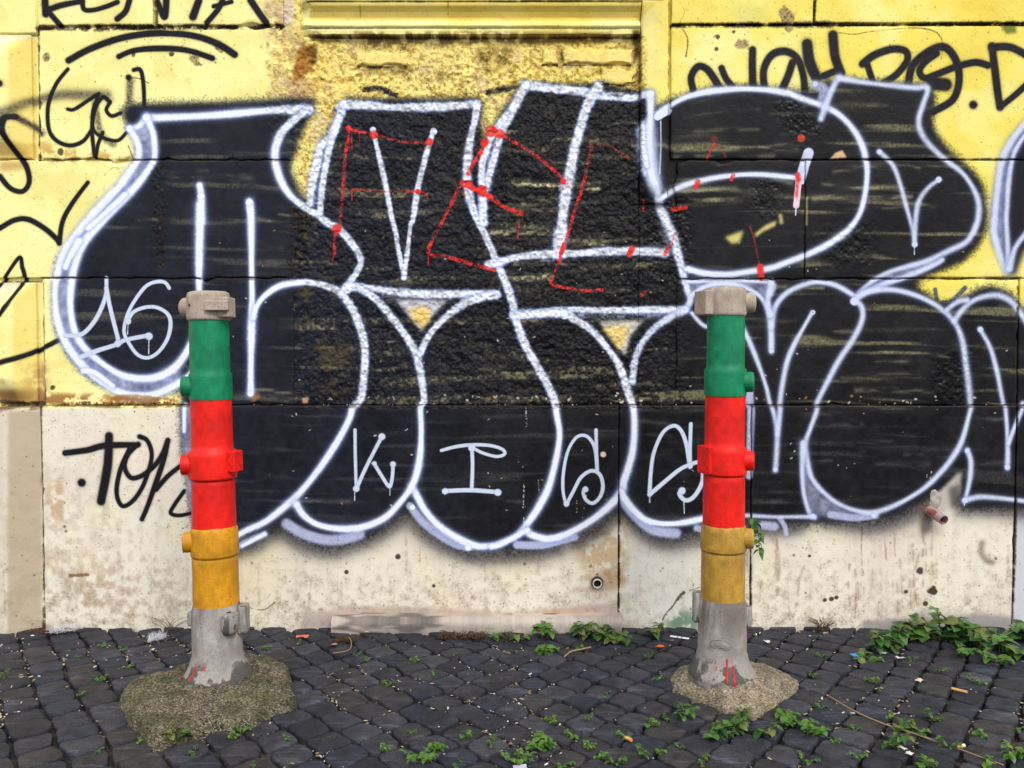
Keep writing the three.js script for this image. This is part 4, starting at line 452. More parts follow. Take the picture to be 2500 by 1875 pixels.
function lattice(m, n) { // lattice node -> ground x, distance: exp(-i(th0 + K z)) = -i K S zeta, solved for z
  const [lr, li] = clog(K * S * n, -K * S * m); return [(-li - TH0) / K, lr / K];
}
// zeta near z = 0: -i K S zeta = exp(-i th0)  ->  zeta = i exp(-i th0) / (K S) = (sin th0 + i cos th0) / (K S)
const M0 = Math.round(Math.sin(TH0) / (K * S)), N0 = Math.round(Math.cos(TH0) / (K * S));
const node = (m, n) => { const [x, far] = lattice(M0 + m, N0 + n), jx = (hash(m + 500, n + 900) - 0.5) * 0.027, jz = (hash(m + 77, n + 1300) - 0.5) * 0.027; return [x + jx, 0.62 - far + jz]; };
const footL = path2('0 1275', [820, 1190, 900, 1130, 1000, 1100, 1130, 1070, 1230, 1020, 1320, 960, 1600, 930, 1740, 945, 1870, 985, 1950, 1040, 1965, 1150, 1995, 1235, 1900, 1280, 1800, 1330, 1700, 1390, 1560, 1405, 1400, 1395, 1260, 1440, 1160, 1480, 1060, 1510, 1000, 1495, 930, 1430, 880, 1370, 830, 1290]);
const footR = path2('1200 1275', [1205, 1065, 1250, 1020, 1330, 985, 1450, 950, 1640, 945, 1790, 965, 1950, 1020, 2080, 1095, 2030, 1165, 1940, 1195, 1900, 1245, 1760, 1295, 1690, 1270, 1590, 1290, 1480, 1230, 1390, 1195, 1290, 1150, 1225, 1120]);
function path2(o, a) { const [ox, oy] = o.split(' ').map(Number), r = []; for (let k = 0; k < a.length; k += 2) r.push(onGround(ox + a[k] / 2.765, oy + a[k + 1] / 2.765)); return r; }
function inside(p, x, z) { let c = false; for (let i = 0, j = p.length - 1; i < p.length; j = i++) if ((p[i][1] > z) !== (p[j][1] > z) && x < (p[j][0] - p[i][0]) * (z - p[i][1]) / (p[j][1] - p[i][1]) + p[i][0]) c = !c; return c; }
function distPoly(p, x, z) { let d = 9; for (let i = 0, j = p.length - 1; i < p.length; j = i++) { const ax = p[j][0], az = p[j][1], bx = p[i][0] - ax, bz = p[i][1] - az, t = clamp(((x - ax) * bx + (z - az) * bz) / (bx * bx + bz * bz), 0, 1); d = Math.min(d, Math.hypot(x - ax - bx * t, z - az - bz * t)); } return inside(p, x, z) ? d : -d; }
function sett(c, id) {
  const P = [], U = [], I = [], n = 24, cx = (c[0][0] + c[1][0] + c[2][0] + c[3][0]) / 4, cz = (c[0][1] + c[1][1] + c[2][1] + c[3][1]) / 4;
  const lift = (hash(id, 3) - 0.5) * 0.008, tx = (hash(id, 5) - 0.5) * 0.06, tz = (hash(id, 7) - 0.5) * 0.06, e = 4.2 + 3 * hash(id, 11), ou = hash(id, 13) * 7, ov = hash(id, 17) * 7, ga = 0.905 + 0.045 * hash(id, 19);
  const at = (r, t, y) => {
    const ct = Math.cos(t), st = Math.sin(t), q = Math.pow(Math.pow(Math.abs(ct), e) + Math.pow(Math.abs(st), e), -1 / e), wob = 1 + (noise(t * 2.2 + id * 3.1, id) - 0.5) * 0.09 * (t < 5.8 ? 1 : (6.283 - t) / 0.483) * (t > 0.48 ? 1 : t / 0.48), u = 0.5 + 0.5 * ct * q * r * ga * wob, v = 0.5 + 0.5 * st * q * r * ga * wob;
    const x = lerp(lerp(c[0][0], c[1][0], u), lerp(c[3][0], c[2][0], u), v), z = lerp(lerp(c[0][1], c[1][1], u), lerp(c[3][1], c[2][1], u), v);
    P.push(x, y + lift + (x - cx) * tx + (z - cz) * tz + (y > -0.02 ? (fbm(x * 40, z * 40, 2) - 0.5) * 0.006 * Math.min(1, (1.05 - r) * 6 + 0.25) : 0), z); U.push((x + y * 1.3) * 2.2 + ou, (z - y) * 2.2 + ov);
  };
  const rings = [[1.0, -0.045], [1.0, -0.011], [0.97, -0.003], [0.935, 0.0002], [0.62, 0.0016], [0.3, 0.002]];
  for (const [r, y] of rings) for (let k = 0; k < n; k++) at(r, k / n * Math.PI * 2, y);
  at(0, 0, 0.002);
  for (let r = 0; r + 1 < rings.length; r++) for (let k = 0; k < n; k++) { const a = r * n + k, b = r * n + (k + 1) % n; I.push(a, a + n, b, b, a + n, b + n); }
  const ctr = rings.length * n; for (let k = 0; k < n; k++) I.push((rings.length - 1) * n + k, ctr, (rings.length - 1) * n + (k + 1) % n);
  const g = new THREE.BufferGeometry(); g.setAttribute('position', new THREE.Float32BufferAttribute(P, 3)); g.setAttribute('uv', new THREE.Float32BufferAttribute(U, 2)); g.setIndex(I); g.computeVertexNormals(); return g;
}
function toView(x, y, z) { const dy = y - EYE, dz = z - DIST, d = -(dz * CP + dy * SP), u = dy * CP - dz * SP; return [1250 + F * x / d, 937.5 - F * u / d, d]; }
const setts = [];
const sillFront = 0.1;
for (let m = -60; m <= 60; m++) for (let n = -60; n <= 60; n++) {
  const c = [node(m, n), node(m + 1, n), node(m + 1, n + 1), node(m, n + 1)], x = (c[0][0] + c[2][0]) / 2, z = (c[0][1] + c[2][1]) / 2;
  if (!(Math.abs(x) < 4.2 && z > -0.03 && z < 3.3)) continue;
  if (z < 0.06 && x > X(815, 1500) && x < X(1515, 1500)) continue;
  if (distPoly(footL, x, z) > 0.01 || distPoly(footR, x, z) > 0.01) continue;
  if (x < X(50, 1500) && z < 0.05) continue;
  const [vx2, vy2, d] = toView(x, 0, z), seen = vx2 > -70 && vx2 < 2570 && vy2 < 1930;
  setts.push({ c, id: (m + 100) * 211 + n + 100, x, z, seen, size: seen ? 1 / d : 0 });
}
setts.sort((a, b) => b.size - a.size);
{ // wind the corners so that faces look up
  const up = (c) => (c[1][0] - c[0][0]) * (c[3][1] - c[0][1]) - (c[1][1] - c[0][1]) * (c[3][0] - c[0][0]);
  const rest = [];
  setts.forEach((s, k) => { const c = up(s.c) > 0 ? s.c : [s.c[0], s.c[3], s.c[2], s.c[1]]; const g = sett(c, s.id); if (k < 300 && s.seen) mesh('cobblestone', g, settMats[Math.floor(hash(s.id, 23) * settMats.length)], ground); else rest.push(g); });
  const r = mesh('cobblestones', mergeGeometries(rest), settMats[1], ground); r.userData.kind = 'stuff';
}

// ------------------------------------------------------------------ concrete footings of the two posts
const conc = (moss) => tex(512, 512, (u, v, x, y) => { const a = fbm(x * 0.03, y * 0.03, 4), f = fbm(x * 0.15, y * 0.15, 3), g = 0.6 * noise(x * 0.2 + 40, y * 0.2) + 0.4 * noise(x * 0.5, y * 0.5 + 9), m = fbm(x * 0.012 + 30, y * 0.012, 3); let c = moss > 0.3 ? [146, 138, 120] : [166, 158, 144]; const k = 0.62 + 0.4 * a + 0.7 * (f - 0.5); c = c.map((q) => q * k); { const u1 = sm(0.58, 0.72, g), u2 = sm(0.42, 0.26, g); c = c.map((q, j) => lerp(lerp(q, [206, 198, 178][j], u1 * (moss > 0.3 ? 0.8 : 0.4)), q * (moss > 0.3 ? 0.55 : 0.74), u2)); } const s = sm(0.46, 0.62, m); return [lerp(c[0], 92 * k, s * moss), lerp(c[1], 92 * k, s * moss), lerp(c[2], 56 * k, s * moss)]; });
const concBump = tex(512, 512, (u, v, x, y) => 0.5 + 0.7 * (fbm(x * 0.15, y * 0.15, 3) - 0.5) + 0.5 * (0.7 * noise(x * 0.13 + 40, y * 0.13) + 0.3 * noise(x * 0.4, y * 0.4 + 9) - 0.5), false);
function footing(name, label, poly, cx, cz, h, tint, rIn, rim) {
  const P = [], U = [], I = [], n = 96, rings = 22, o = thing(name, label, 'footing', [cx, 0, cz], 'concrete footings of the posts');
  for (let r = 0; r <= rings; r++) for (let k = 0; k < n; k++) {
    const t = k / n * Math.PI * 2, dx = Math.cos(t), dz = Math.sin(t); let lo = 0, hi = 1.2; for (let q = 0; q < 18; q++) { const mid = (lo + hi) / 2; if (inside(poly, cx + dx * mid, cz + dz * mid)) lo = mid; else hi = mid; }
    const R2 = lo * (1 + (noise(k * 0.9, cx * 9) - 0.5) * 0.05) + 0.012, f = r / rings, rad = R2 * f, x = dx * rad, z = dz * rad;
    const edge = R2 - rad, y = r === rings ? -0.03 : h * Math.pow(sm(R2 * 1.0, Math.min(rIn, R2 * 0.8) * 0.7, rad), 1.15) * (1 - rim) + h * rim * sm(0, 0.022, edge) + (Math.abs(fbm((cx + x) * 9, (cz + z) * 9, 3) - 0.5) - 0.09) * 0.09 * sm(0, 0.05, edge) * sm(0.1, 0.16, rad) + (fbm((cx + x) * 26 + 4, (cz + z) * 26, 3) - 0.5) * 0.026 * sm(0, 0.05, edge) * sm(0.08, 0.13, rad) + (fbm((cx + x) * 60, (cz + z) * 60, 2) - 0.5) * 0.012;
    P.push(x, y, z); U.push((cx + x) * 2.2, (cz + z - y) * 2.2);
  }
  for (let r = 0; r < rings; r++) for (let k = 0; k < n; k++) { const a = r * n + k, b = r * n + (k + 1) % n; I.push(a, b, a + n, b, b + n, a + n); }
  const g = new THREE.BufferGeometry(); g.setAttribute('position', new THREE.Float32BufferAttribute(P, 3)); g.setAttribute('uv', new THREE.Float32BufferAttribute(U, 2)); g.setIndex(I); g.computeVertexNormals();
  mesh('concrete_mound', g, std({ map: conc(rim > 0.3 ? 0.42 : 0.14), bumpMap: concBump, bumpScale: rim > 0.3 ? 0.014 : 0.008, color: tint, roughness: 0.95 }), o);
  return o;
}
const HB = 0.064;
const baseL = onGround(533, 1651, HB), baseR = onGround(1762, 1645, HB);
footing('concrete_footing', 'mossy rough concrete mound under the left post', footL, baseL[0], baseL[1], HB + 0.012, srgb(205, 200, 184), 0.2, 0.5);
footing('concrete_footing', 'paler smaller concrete mound under the right post', footR, baseR[0], baseR[1], HB + 0.01, srgb(248, 238, 222), 0.17, 0.2);

// ------------------------------------------------------------------ the two posts, painted green, red and ochre
const paintBump = tex(256, 256, (u, v, x, y) => 0.5 + 0.6 * (fbm(x * 0.06, y * 0.12, 4) - 0.5) + 0.3 * (fbm(x * 0.5, y * 0.25, 2) - 0.5), false); 
const coat = (r, g, b, dirtC = [90, 70, 50], amt = 0.5, rough = 0.5) => new THREE.MeshPhysicalMaterial({ map: tex(256, 256, (u, v, x, y) => { const a = fbm(x * 0.03, y * 0.02, 4), k = 0.94 + 0.34 * (a - 0.5), s = amt * sm(0.79, 0.84, fbm(x * 0.22, y * 0.22, 2) + (a - 0.5) * 0.4), t = amt * 0.5 * sm(0.5, 0.72, fbm(x * 0.09 + 40, y * 0.012, 3)); const q = clamp(s + t * 0.6, 0, 0.9); return [lerp(r * k, dirtC[0], q), lerp(g * k, dirtC[1], q), lerp(b * k, dirtC[2], q)]; }), bumpMap: paintBump, bumpScale: 0.0009, roughness: rough, specularIntensity: 0.6, clearcoat: 0.06, clearcoatRoughness: 0.45 });
const green = coat(2, 132, 86, [20, 70, 50], 0.35, 0.5), redPaint = coat(240, 28, 16, [160, 20, 14], 0.4, 0.5), ochreL = coat(214, 150, 26, [120, 84, 30], 0.5, 0.5), ochreR = coat(190, 146, 58, [110, 84, 44], 0.6, 0.5), capMat = coat(184, 168, 152, [110, 88, 70], 0.6, 0.8);
const greyMap = (dx) => { const t = greyTex(dx); t.repeat.set(0.5, 0.7); return t; };
const greyTex = (dx) => tex(512, 256, (u, v, x, y) => { // v runs up the foot
  const a = fbm(x * 0.03 + dx, y * 0.03, 4), f = fbm(x * 0.4, y * 0.4, 2), k = 0.84 + 0.34 * (a - 0.5) + 0.2 * (f - 0.5), c = [186 * k, 178 * k, 171 * k], drip = sm(0.56, 0.8, noise(x * 0.018 + dx, 3) * 0.65 + fbm(x * 0.05, y * 0.012, 3) * 0.5) * sm(0.1, 0.9, v), worn = sm(0.5, 0.6, a + 0.5 * (0.2 - v)) * sm(0.32, 0.1, v);
  let o = c.map((q, j) => lerp(q, [88, 76, 66][j], 0.6 * drip)); o = o.map((q, j) => lerp(q, [66, 64, 62][j], 0.85 * worn)); if (f > 0.72) o = o.map((q) => q * 0.74); return o; });
function wobble(g, amp, fr = 18) { const p = g.attributes.position, n = g.attributes.normal; for (let k = 0; k < p.count; k++) { const x = p.getX(k), y = p.getY(k), z = p.getZ(k), s = (noise3(x * fr, y * fr, z * fr) - 0.5) * 2 * amp; p.setXYZ(k, x + n.getX(k) * s, y + n.getY(k) * s, z + n.getZ(k) * s); } g.computeVertexNormals(); return g; }
function turned(profile, seg = 56, ragLo = 0, ragHi = 0, id = 1) { // profile [[radius, height]...] bottom to top, with ragged paint edges if asked
  const pts = []; for (let k = 0; k + 1 < profile.length; k++) { const [r0, y0] = profile[k], [r1, y1] = profile[k + 1], n = Math.max(1, Math.ceil(Math.abs(y1 - y0) / 0.02)); for (let j = 0; j < n; j++) pts.push(new THREE.Vector2(lerp(r0, r1, j / n), lerp(y0, y1, j / n))); } pts.push(new THREE.Vector2(...profile.at(-1)));
  const g = new THREE.LatheGeometry(pts, seg, Math.PI), uv = g.attributes.uv, p = g.attributes.position, lo = profile[0][1], hi = profile.at(-1)[1];
  for (let k = 0; k < p.count; k++) { const x = p.getX(k), z = p.getZ(k), a = Math.atan2(z, x), w = (fbm(Math.cos(a) * 2.6 + id * 9, Math.sin(a) * 2.6, 3) - 0.5) * 2 + (noise(Math.cos(a) * 9 + id, Math.sin(a) * 9) - 0.5) * 0.5, y = p.getY(k); uv.setXY(k, uv.getX(k) * 2, y * 4); p.setY(k, y + (ragLo ? w * ragLo * (1 - sm(0, 0.03, y - lo)) : 0) + (ragHi ? w * ragHi * (1 - sm(0, 0.03, hi - y)) : 0)); }
  g.computeVertexNormals(); { const n = g.attributes.normal, rows = pts.length; for (let j = 0; j < rows; j++) { const a = j, b = seg * rows + j, v = new THREE.Vector3(n.getX(a) + n.getX(b), n.getY(a) + n.getY(b), n.getZ(a) + n.getZ(b)).normalize(); n.setXYZ(a, v.x, v.y, v.z); n.setXYZ(b, v.x, v.y, v.z); } }
  return g;
}
function boss(r, len) { const g = new THREE.LatheGeometry([[0.0001, len], [r * 0.55, len], [r * 0.9, len - 0.002], [r, len - 0.008], [r * 1.02, 0]].map((q) => new THREE.Vector2(...q)), 28); const p = g.attributes.position; return wobble(g, 0.001, 40); }
function block(w, h, d, r = 0.006) { return wobble(new RoundedBoxGeometry(w, h, d, 3, r), 0.0012, 40); }

const smoothOf = new Map(), smooth = (m) => { if (!smoothOf.has(m)) { const c = m.clone(); c.bumpMap = null; smoothOf.set(m, c); } return smoothOf.get(m); };
function post(label, base, levels, widths, leftLean, turnSide, ochreMat, id) {
  const d0 = toView(base[0], 1.0, base[1])[2], H = (py) => { const r = ray(1250, py), t = (base[1] - DIST) / r[2]; return EYE + r[1] * t - HB; }, W = (px) => px / 2 * d0 / F; // view sizes back to metres at the post's own distance
  const o = thing('striped_post', label, 'post', [base[0], HB, base[1]], 'striped posts in front of the wall'); o.rotation.z = leftLean;
  const [cap1, cap0, col2, g0, rc1, rc0, r0, yc0, y0, flare] = levels.map(H), w = Object.fromEntries(Object.entries(widths).map(([k, v]) => [k, W(v)]));
  const lug = (name, parent, mat, geo, ang, rad, y, spin = 0) => { const m = mesh(name, geo, smooth(mat), parent); m.position.set(Math.cos(ang) * rad, y, Math.sin(ang) * rad); m.rotation.set(0, -ang, 0); if (geo.userData.boss) m.rotation.z = -Math.PI / 2 + spin; return m; };
  const B = (r, l) => { const g = boss(r, l); g.userData.boss = true; return g; };
  const holeG = new THREE.CircleGeometry(0.0052, 14);
  const bore = (parent, ang, rad, y, dz = 0) => { const m = mesh('bolt_hole', holeG, dark, parent); const n = new THREE.Vector3(Math.cos(ang), 0, Math.sin(ang)); m.position.set(n.x * rad, y, n.z * rad); m.lookAt(0, 0, 0); m.quaternion.setFromUnitVectors(new THREE.Vector3(0, 0, 1), n); return m; };
  // bare foot, running up inside the painted sleeve
  const bell = (y) => y > flare ? w.grey * 1.03 : w.grey * 1.05 + (w.base - w.grey * 1.05) * Math.pow(1 - clamp((y - 0.012) / (flare - 0.012), 0, 1), 1.55);
  const foot = mesh('foot', wobble(turned([[w.base * 0.95, -0.03], [w.base * 0.985, -0.002], [w.base * 1.0, 0.008], ...[0.02, 0.035, 0.05, 0.07, 0.09, 0.11].filter((y) => y < flare - 0.008).map((y) => [bell(y), y]), [w.grey * 1.055, flare], [w.grey, flare + 0.012], [w.grey * 0.985, y0 - 0.02], [w.ochre * 0.97, y0 + 0.02], [w.ochre * 0.9, y0 + 0.06]]), 0.0011, 9), std({ map: greyMap(id * 31), bumpMap: paintBump, bumpScale: 0.0012, roughness: 0.85 }), o);
  const gm = std({ map: greyMap(id * 17 + 5), roughness: 0.85 });
  const sec = (name, prof, mat, lo, hi) => mesh(name, wobble(turned(prof, 56, lo, hi, id + prof.length), 0.0012, 22), mat, o);
  const ochreSec = sec('ochre_section', [[w.ochre * 1.002, y0], [w.ochre, y0 + 0.02], [w.ochre * 0.99, yc0 - 0.008], [w.ochre * 0.935, yc0 - 0.005], [w.ochreCollar * 1.0, yc0 - 0.001], [w.ochreCollar * 1.015, yc0 + 0.005], [w.ochreCollar * 0.985, r0 - 0.006], [w.red0 * 1.003, r0 + 0.004]], ochreMat, 0.009, 0.004);
  const redSec = sec('red_section', [[w.red0 * 0.995, r0 - 0.004], [w.red0 * 0.99, r0 + 0.02], [w.red0 * 0.975, rc0 - 0.008], [w.red0 * 0.92, rc0 - 0.005], [w.redCollar * 1.0, rc0 - 0.001], [w.redCollar * 1.02, rc0 + 0.005], [w.redCollar * 1.01, rc1 - 0.006], [w.red1 * 1.0, rc1 + 0.002], [w.red1 * 0.98, g0 + 0.004]], redPaint, 0.003, 0.001);
  const greenSec = sec('green_section', [[w.greenCollar * 1.005, g0], [w.greenCollar * 1.02, g0 + 0.006], [w.greenCollar * 1.015, col2 - 0.005], [w.green * 1.0, col2 + 0.002], [w.green * 0.985, cap0 + 0.006]], green, 0.002, 0.001);
  const ch = cap1 - cap0, cap = mesh('cap', wobble(turned([[w.green * 0.95, cap0 - 0.002], [w.cap * 0.97, cap0], [w.cap, cap0 + 0.008], [w.cap * 0.985, cap1 - 0.016], [w.cap * 0.93, cap1 - 0.005], [w.cap * 0.8, cap1], [0.0005, cap1 + 0.001]]), 0.002, 16), capMat, o);
  const s = turnSide, side = s > 0 ? 0 : Math.PI; // s > 0: bosses on the right, plates on the left
  const rb = 0.0385;
  lug('boss', cap, capMat, B(rb * 1.0, 0.042), side + s * -0.12 + (s > 0 ? 0.2 : 0.16), w.cap * 0.86, (cap1 + cap0) / 2 - 0.004);
  const other = Math.PI - side;
  if (s < 0) { const f = lug('lug', cap, capMat, block(0.05, 0.075, 0.07), other + 0.35, w.cap * 0.98, cap0 + ch * 0.42); f.rotation.y = -0.1; const f2 = mesh('lug_plate', block(0.085, 0.036, 0.03, 0.004), smooth(capMat), cap); f2.position.set(w.cap * 0.72, cap0 + ch * 0.46, w.cap * 0.92); f2.rotation.y = 0.12; }
  else { const f = lug('lug', cap, capMat, block(0.066, ch * 0.86, 0.095, 0.005), other, w.cap * 0.93, cap0 + ch * 0.45); f.rotation.y = 0.25; }
  const gy = (g0 + col2) / 2, ry = (rc0 + rc1) / 2, oy = (yc0 + r0) / 2;
  const fx = s > 0 ? 0.28 : Math.PI - 0.28;
  for (const [parent, mat, rad, y] of [[greenSec, green, w.greenCollar, gy], [redSec, redPaint, w.redCollar, ry], [ochreSec, ochreMat, w.ochreCollar, oy]]) lug('boss', parent, mat, B(rb, 0.042), fx, rad * 0.84, y);
  if (s < 0) { const f = lug('lug', redSec, redPaint, block(0.05, 0.078, 0.06, 0.004), 0.28, w.redCollar * 1.02, ry + 0.012); f.rotation.y = -0.25; }
  else { const f = lug('lug', redSec, redPaint, block(0.026, 0.105, 0.07, 0.004), Math.PI - 0.35, w.redCollar * 1.0, ry + 0.004); f.rotation.y = 0.5; }
  const pin = (parent, rad, y) => { const h = mesh('bolt_hole', holeG, dark, parent); h.position.set(Math.cos(fx) * (rad * 0.84 + 0.022) + 0.0, y + 0.004, Math.sin(fx) * (rad * 0.84 + 0.022) + rb * 0.965); h.rotation.y = Math.PI / 2 - fx > 0 ? 0.12 : -0.12; };
  if (s < 0) pin(greenSec, w.greenCollar, gy); else pin(ochreSec, w.ochreCollar, oy);
  if (s < 0) bore(cap, Math.PI - 0.95, w.cap + 0.0022, cap0 + ch * 0.5);
  // clamp on the bare foot
  if (s < 0) { const c = mesh('clamp', wobble(turned([[0.0001, 0], [0.026, 0.002], [0.034, 0.03], [0.036, 0.075], [0.03, 0.082], [0.0001, 0.083]].map(([r, y]) => [r, y]), 28), 0.002, 30), gm, foot); c.position.set(w.grey * 0.72, y0 - 0.095, w.grey * 0.62); const e = mesh('clamp_plate', block(0.035, 0.11, 0.06, 0.008), gm, foot); e.position.set(w.grey * 1.1, y0 - 0.055, 0.0); const h = mesh('bolt_hole', new THREE.CircleGeometry(0.009, 16), dark, foot); h.rotation.x = -Math.PI / 2; h.position.set(w.grey * 0.72, y0 - 0.0105, w.grey * 0.66); const e2 = mesh('clamp_plate', block(0.03, 0.055, 0.05, 0.008), gm, foot); e2.position.set(-w.grey * 0.98, y0 - 0.05, 0.0); }
  else { const e = mesh('clamp_plate', block(0.036, 0.12, 0.04, 0.008), gm, foot); e.position.set(-w.grey * 1.02, y0 - 0.03, -0.012); const e2 = mesh('clamp_plate', block(0.04, 0.09, 0.07, 0.016), gm, foot); e2.position.set(w.grey * 0.95, y0 - 0.06, 0.0);
    const ov = new THREE.TorusGeometry(0.036, 0.0022, 8, 40); ov.scale(1, 0.46, 1); const rim = mesh('maker_plate', ov, gm, foot), py = flare + 0.062; rim.position.set(-w.grey * 0.3, py, w.grey * 0.965); rim.rotation.set(0.05, -0.3, -0.1); const pl = new THREE.SphereGeometry(1, 20, 10); pl.scale(0.035, 0.0155, 0.003); const pm = mesh('maker_plate', pl, gm, foot); pm.position.copy(rim.position); pm.rotation.copy(rim.rotation); for (let k = 0; k < 6; k++) { const q = mesh('raised_mark', block(0.004, 0.012 - 0.001 * Math.abs(k - 2.5), 0.003, 0.001), gm, foot); q.position.set(-w.grey * 0.3 - 0.02 + k * 0.008, py + 0.003 - k * 0.0012, w.grey * 0.965 + 0.0035 - Math.abs(k - 1) * 0.0007 + (k - 2.5) * 0.0016); q.rotation.y = -0.3; } }
  // drips of red paint on the foot
  for (const [ang, ya, yb, wd, tilt] of s < 0 ? [[2.12, 0.066, 0.02, 0.007, 0.1], [1.78, 0.075, 0.06, 0.005, -0.1], [1.9, 0.078, 0.074, 0.004, 0.1]] : [[1.62, 0.092, 0.014, 0.008, 0.05], [1.4, 0.07, 0.002, 0.0075, 0.05], [2.05, 0.085, 0.072, 0.004, 0.03], [2.0, 0.064, 0.052, 0.004, 0.02]]) {
    const pts = []; for (let k = 0; k <= 6; k++) { const y = lerp(ya, yb, k / 6), rad = bell(y) - 0.0002, a = ang + tilt * k / 6; pts.push(new THREE.Vector3(Math.cos(a) * (rad + 0.0005), y, Math.sin(a) * (rad + 0.0005))); }
    mesh('paint_drip', new THREE.TubeGeometry(new THREE.CatmullRomCurve3(pts), 16, wd / 2.2, 7), redPaint, foot);
  }
  return o;
}
post('striped post on the left, green, red and bright ochre above its mossy mound', baseL, [712, 782, 910, 975, 1097, 1166, 1286, 1352, 1476, 1602], { base: 165, grey: 119, ochre: 109, ochreCollar: 112.5, red0: 104, redCollar: 112, red1: 98.5, greenCollar: 99.5, green: 94, cap: 102 }, 0.0135, -1, ochreL, 1);
post('striped post on the right, green, red and dull ochre, oval plate on its grey foot', baseR, [702, 771, 898, 966, 1089, 1156, 1281, 1341, 1464, 1594], { base: 163, grey: 117, ochre: 106, ochreCollar: 109, red0: 102, redCollar: 105.5, red1: 96.5, greenCollar: 99, green: 91, cap: 97 }, -0.003, 1, ochreR, 2);

// ------------------------------------------------------------------ weeds
function leafGeo(l, w, fold, curl) {
  const P = [], I = [], U = [], n = 6; for (let k = 0; k <= n; k++) { const t = k / n, hw = w * Math.pow(Math.sin(Math.PI * Math.pow(t, 0.8)), 0.8) * (1 - 0.25 * t) / 2, y = fold * hw, c = -curl * t * t * l; P.push(-hw, y + c, t * l, 0, c, t * l, hw, y + c, t * l); U.push(0, t, 0.5, t, 1, t); }
  for (let k = 0; k < n; k++) { const a = k * 3; I.push(a, a + 3, a + 1, a + 1, a + 3, a + 4, a + 1, a + 4, a + 2, a + 2, a + 4, a + 5); }
  const g = new THREE.BufferGeometry(); g.setAttribute('position', new THREE.Float32BufferAttribute(P, 3)); g.setAttribute('uv', new THREE.Float32BufferAttribute(U, 2)); g.setIndex(I); g.computeVertexNormals(); return g;
}
const leafVar = [leafGeo(1, 0.84, 0.3, 0.25), leafGeo(1, 0.95, 0.22, 0.4), leafGeo(1, 0.76, 0.38, 0.15), leafGeo(1, 1.0, 0.18, 0.3)];
const leafMap = tex(64, 64, (u, v, x, y) => { const vein = Math.abs(u - 0.5) < 0.03 ? 1.3 : 1, s = Math.abs(((v * 7 + Math.abs(u - 0.5) * 4) % 1) - 0.5) < 0.07 ? 1.12 : 1, k = (0.85 + 0.3 * fbm(x * 0.15, y * 0.15, 3)) * vein * s * 0.8; return [255 * k, 255 * k, 255 * k]; });
const leafMats = [[78, 136, 38], [60, 118, 36], [96, 154, 50], [46, 96, 32], [70, 128, 44], [128, 140, 52]].map(([r, g, b]) => new THREE.MeshPhysicalMaterial({ color: srgb(r, g, b), map: leafMap, roughness: 0.55, transmission: 0.3, thickness: 0, side: THREE.DoubleSide }));
const youngMats = [[114, 164, 50], [92, 150, 44], [78, 138, 42]].map(([r, g, b]) => new THREE.MeshPhysicalMaterial({ color: srgb(r, g, b), map: leafMap, roughness: 0.5, transmission: 0.3, thickness: 0, side: THREE.DoubleSide }));
const stemMat = std({ color: srgb(120, 120, 62), roughness: 0.8 });
function plantInto(o, spread, height, leaf, count, mats) {
  const stems = [], ns = Math.max(2, Math.round(count / 6));
  for (let s = 0; s < ns; s++) {
    const a = s * 2.4 + rr(-0.5, 0.5), out = spread * rr(0.25, 1), h = height * rr(0.45, 1) * (1 - 0.4 * out / spread), bx = Math.cos(a) * spread * 0.18, bz = Math.sin(a) * spread * 0.18, c = new THREE.CatmullRomCurve3([new THREE.Vector3(bx, -0.012, bz), new THREE.Vector3(bx + Math.cos(a) * out * 0.4, h * 0.6, bz + Math.sin(a) * out * 0.4), new THREE.Vector3(bx + Math.cos(a) * out, h, bz + Math.sin(a) * out)]);
    stems.push(new THREE.TubeGeometry(c, 5, Math.max(0.0008, leaf * 0.04), 5));
    const per = Math.ceil(count * 1.6 / ns);
    for (let k = 0; k < per; k++) {
      const t = per === 1 ? 1 : 0.25 + 0.75 * k / (per - 1), p = c.getPoint(t), la = a + k * 2.2 + rr(-0.5, 0.5), m = mesh('leaf', leafVar[Math.floor(rnd() * 4)], mats[Math.floor(rnd() * mats.length)], o), z = leaf * 0.95 * rr(0.6, 1.15) * (t > 0.9 ? 0.75 : 1);
      m.position.copy(p); m.rotation.order = 'YXZ'; m.rotation.set(rr(-0.5, 0.5), la, rr(-0.4, 0.4)); m.scale.setScalar(z);
    }
  }
  mesh('stem', mergeGeometries(stems), stemMat, o); return o;
}
const SHGROUP = 'little weeds in the cobble joints';
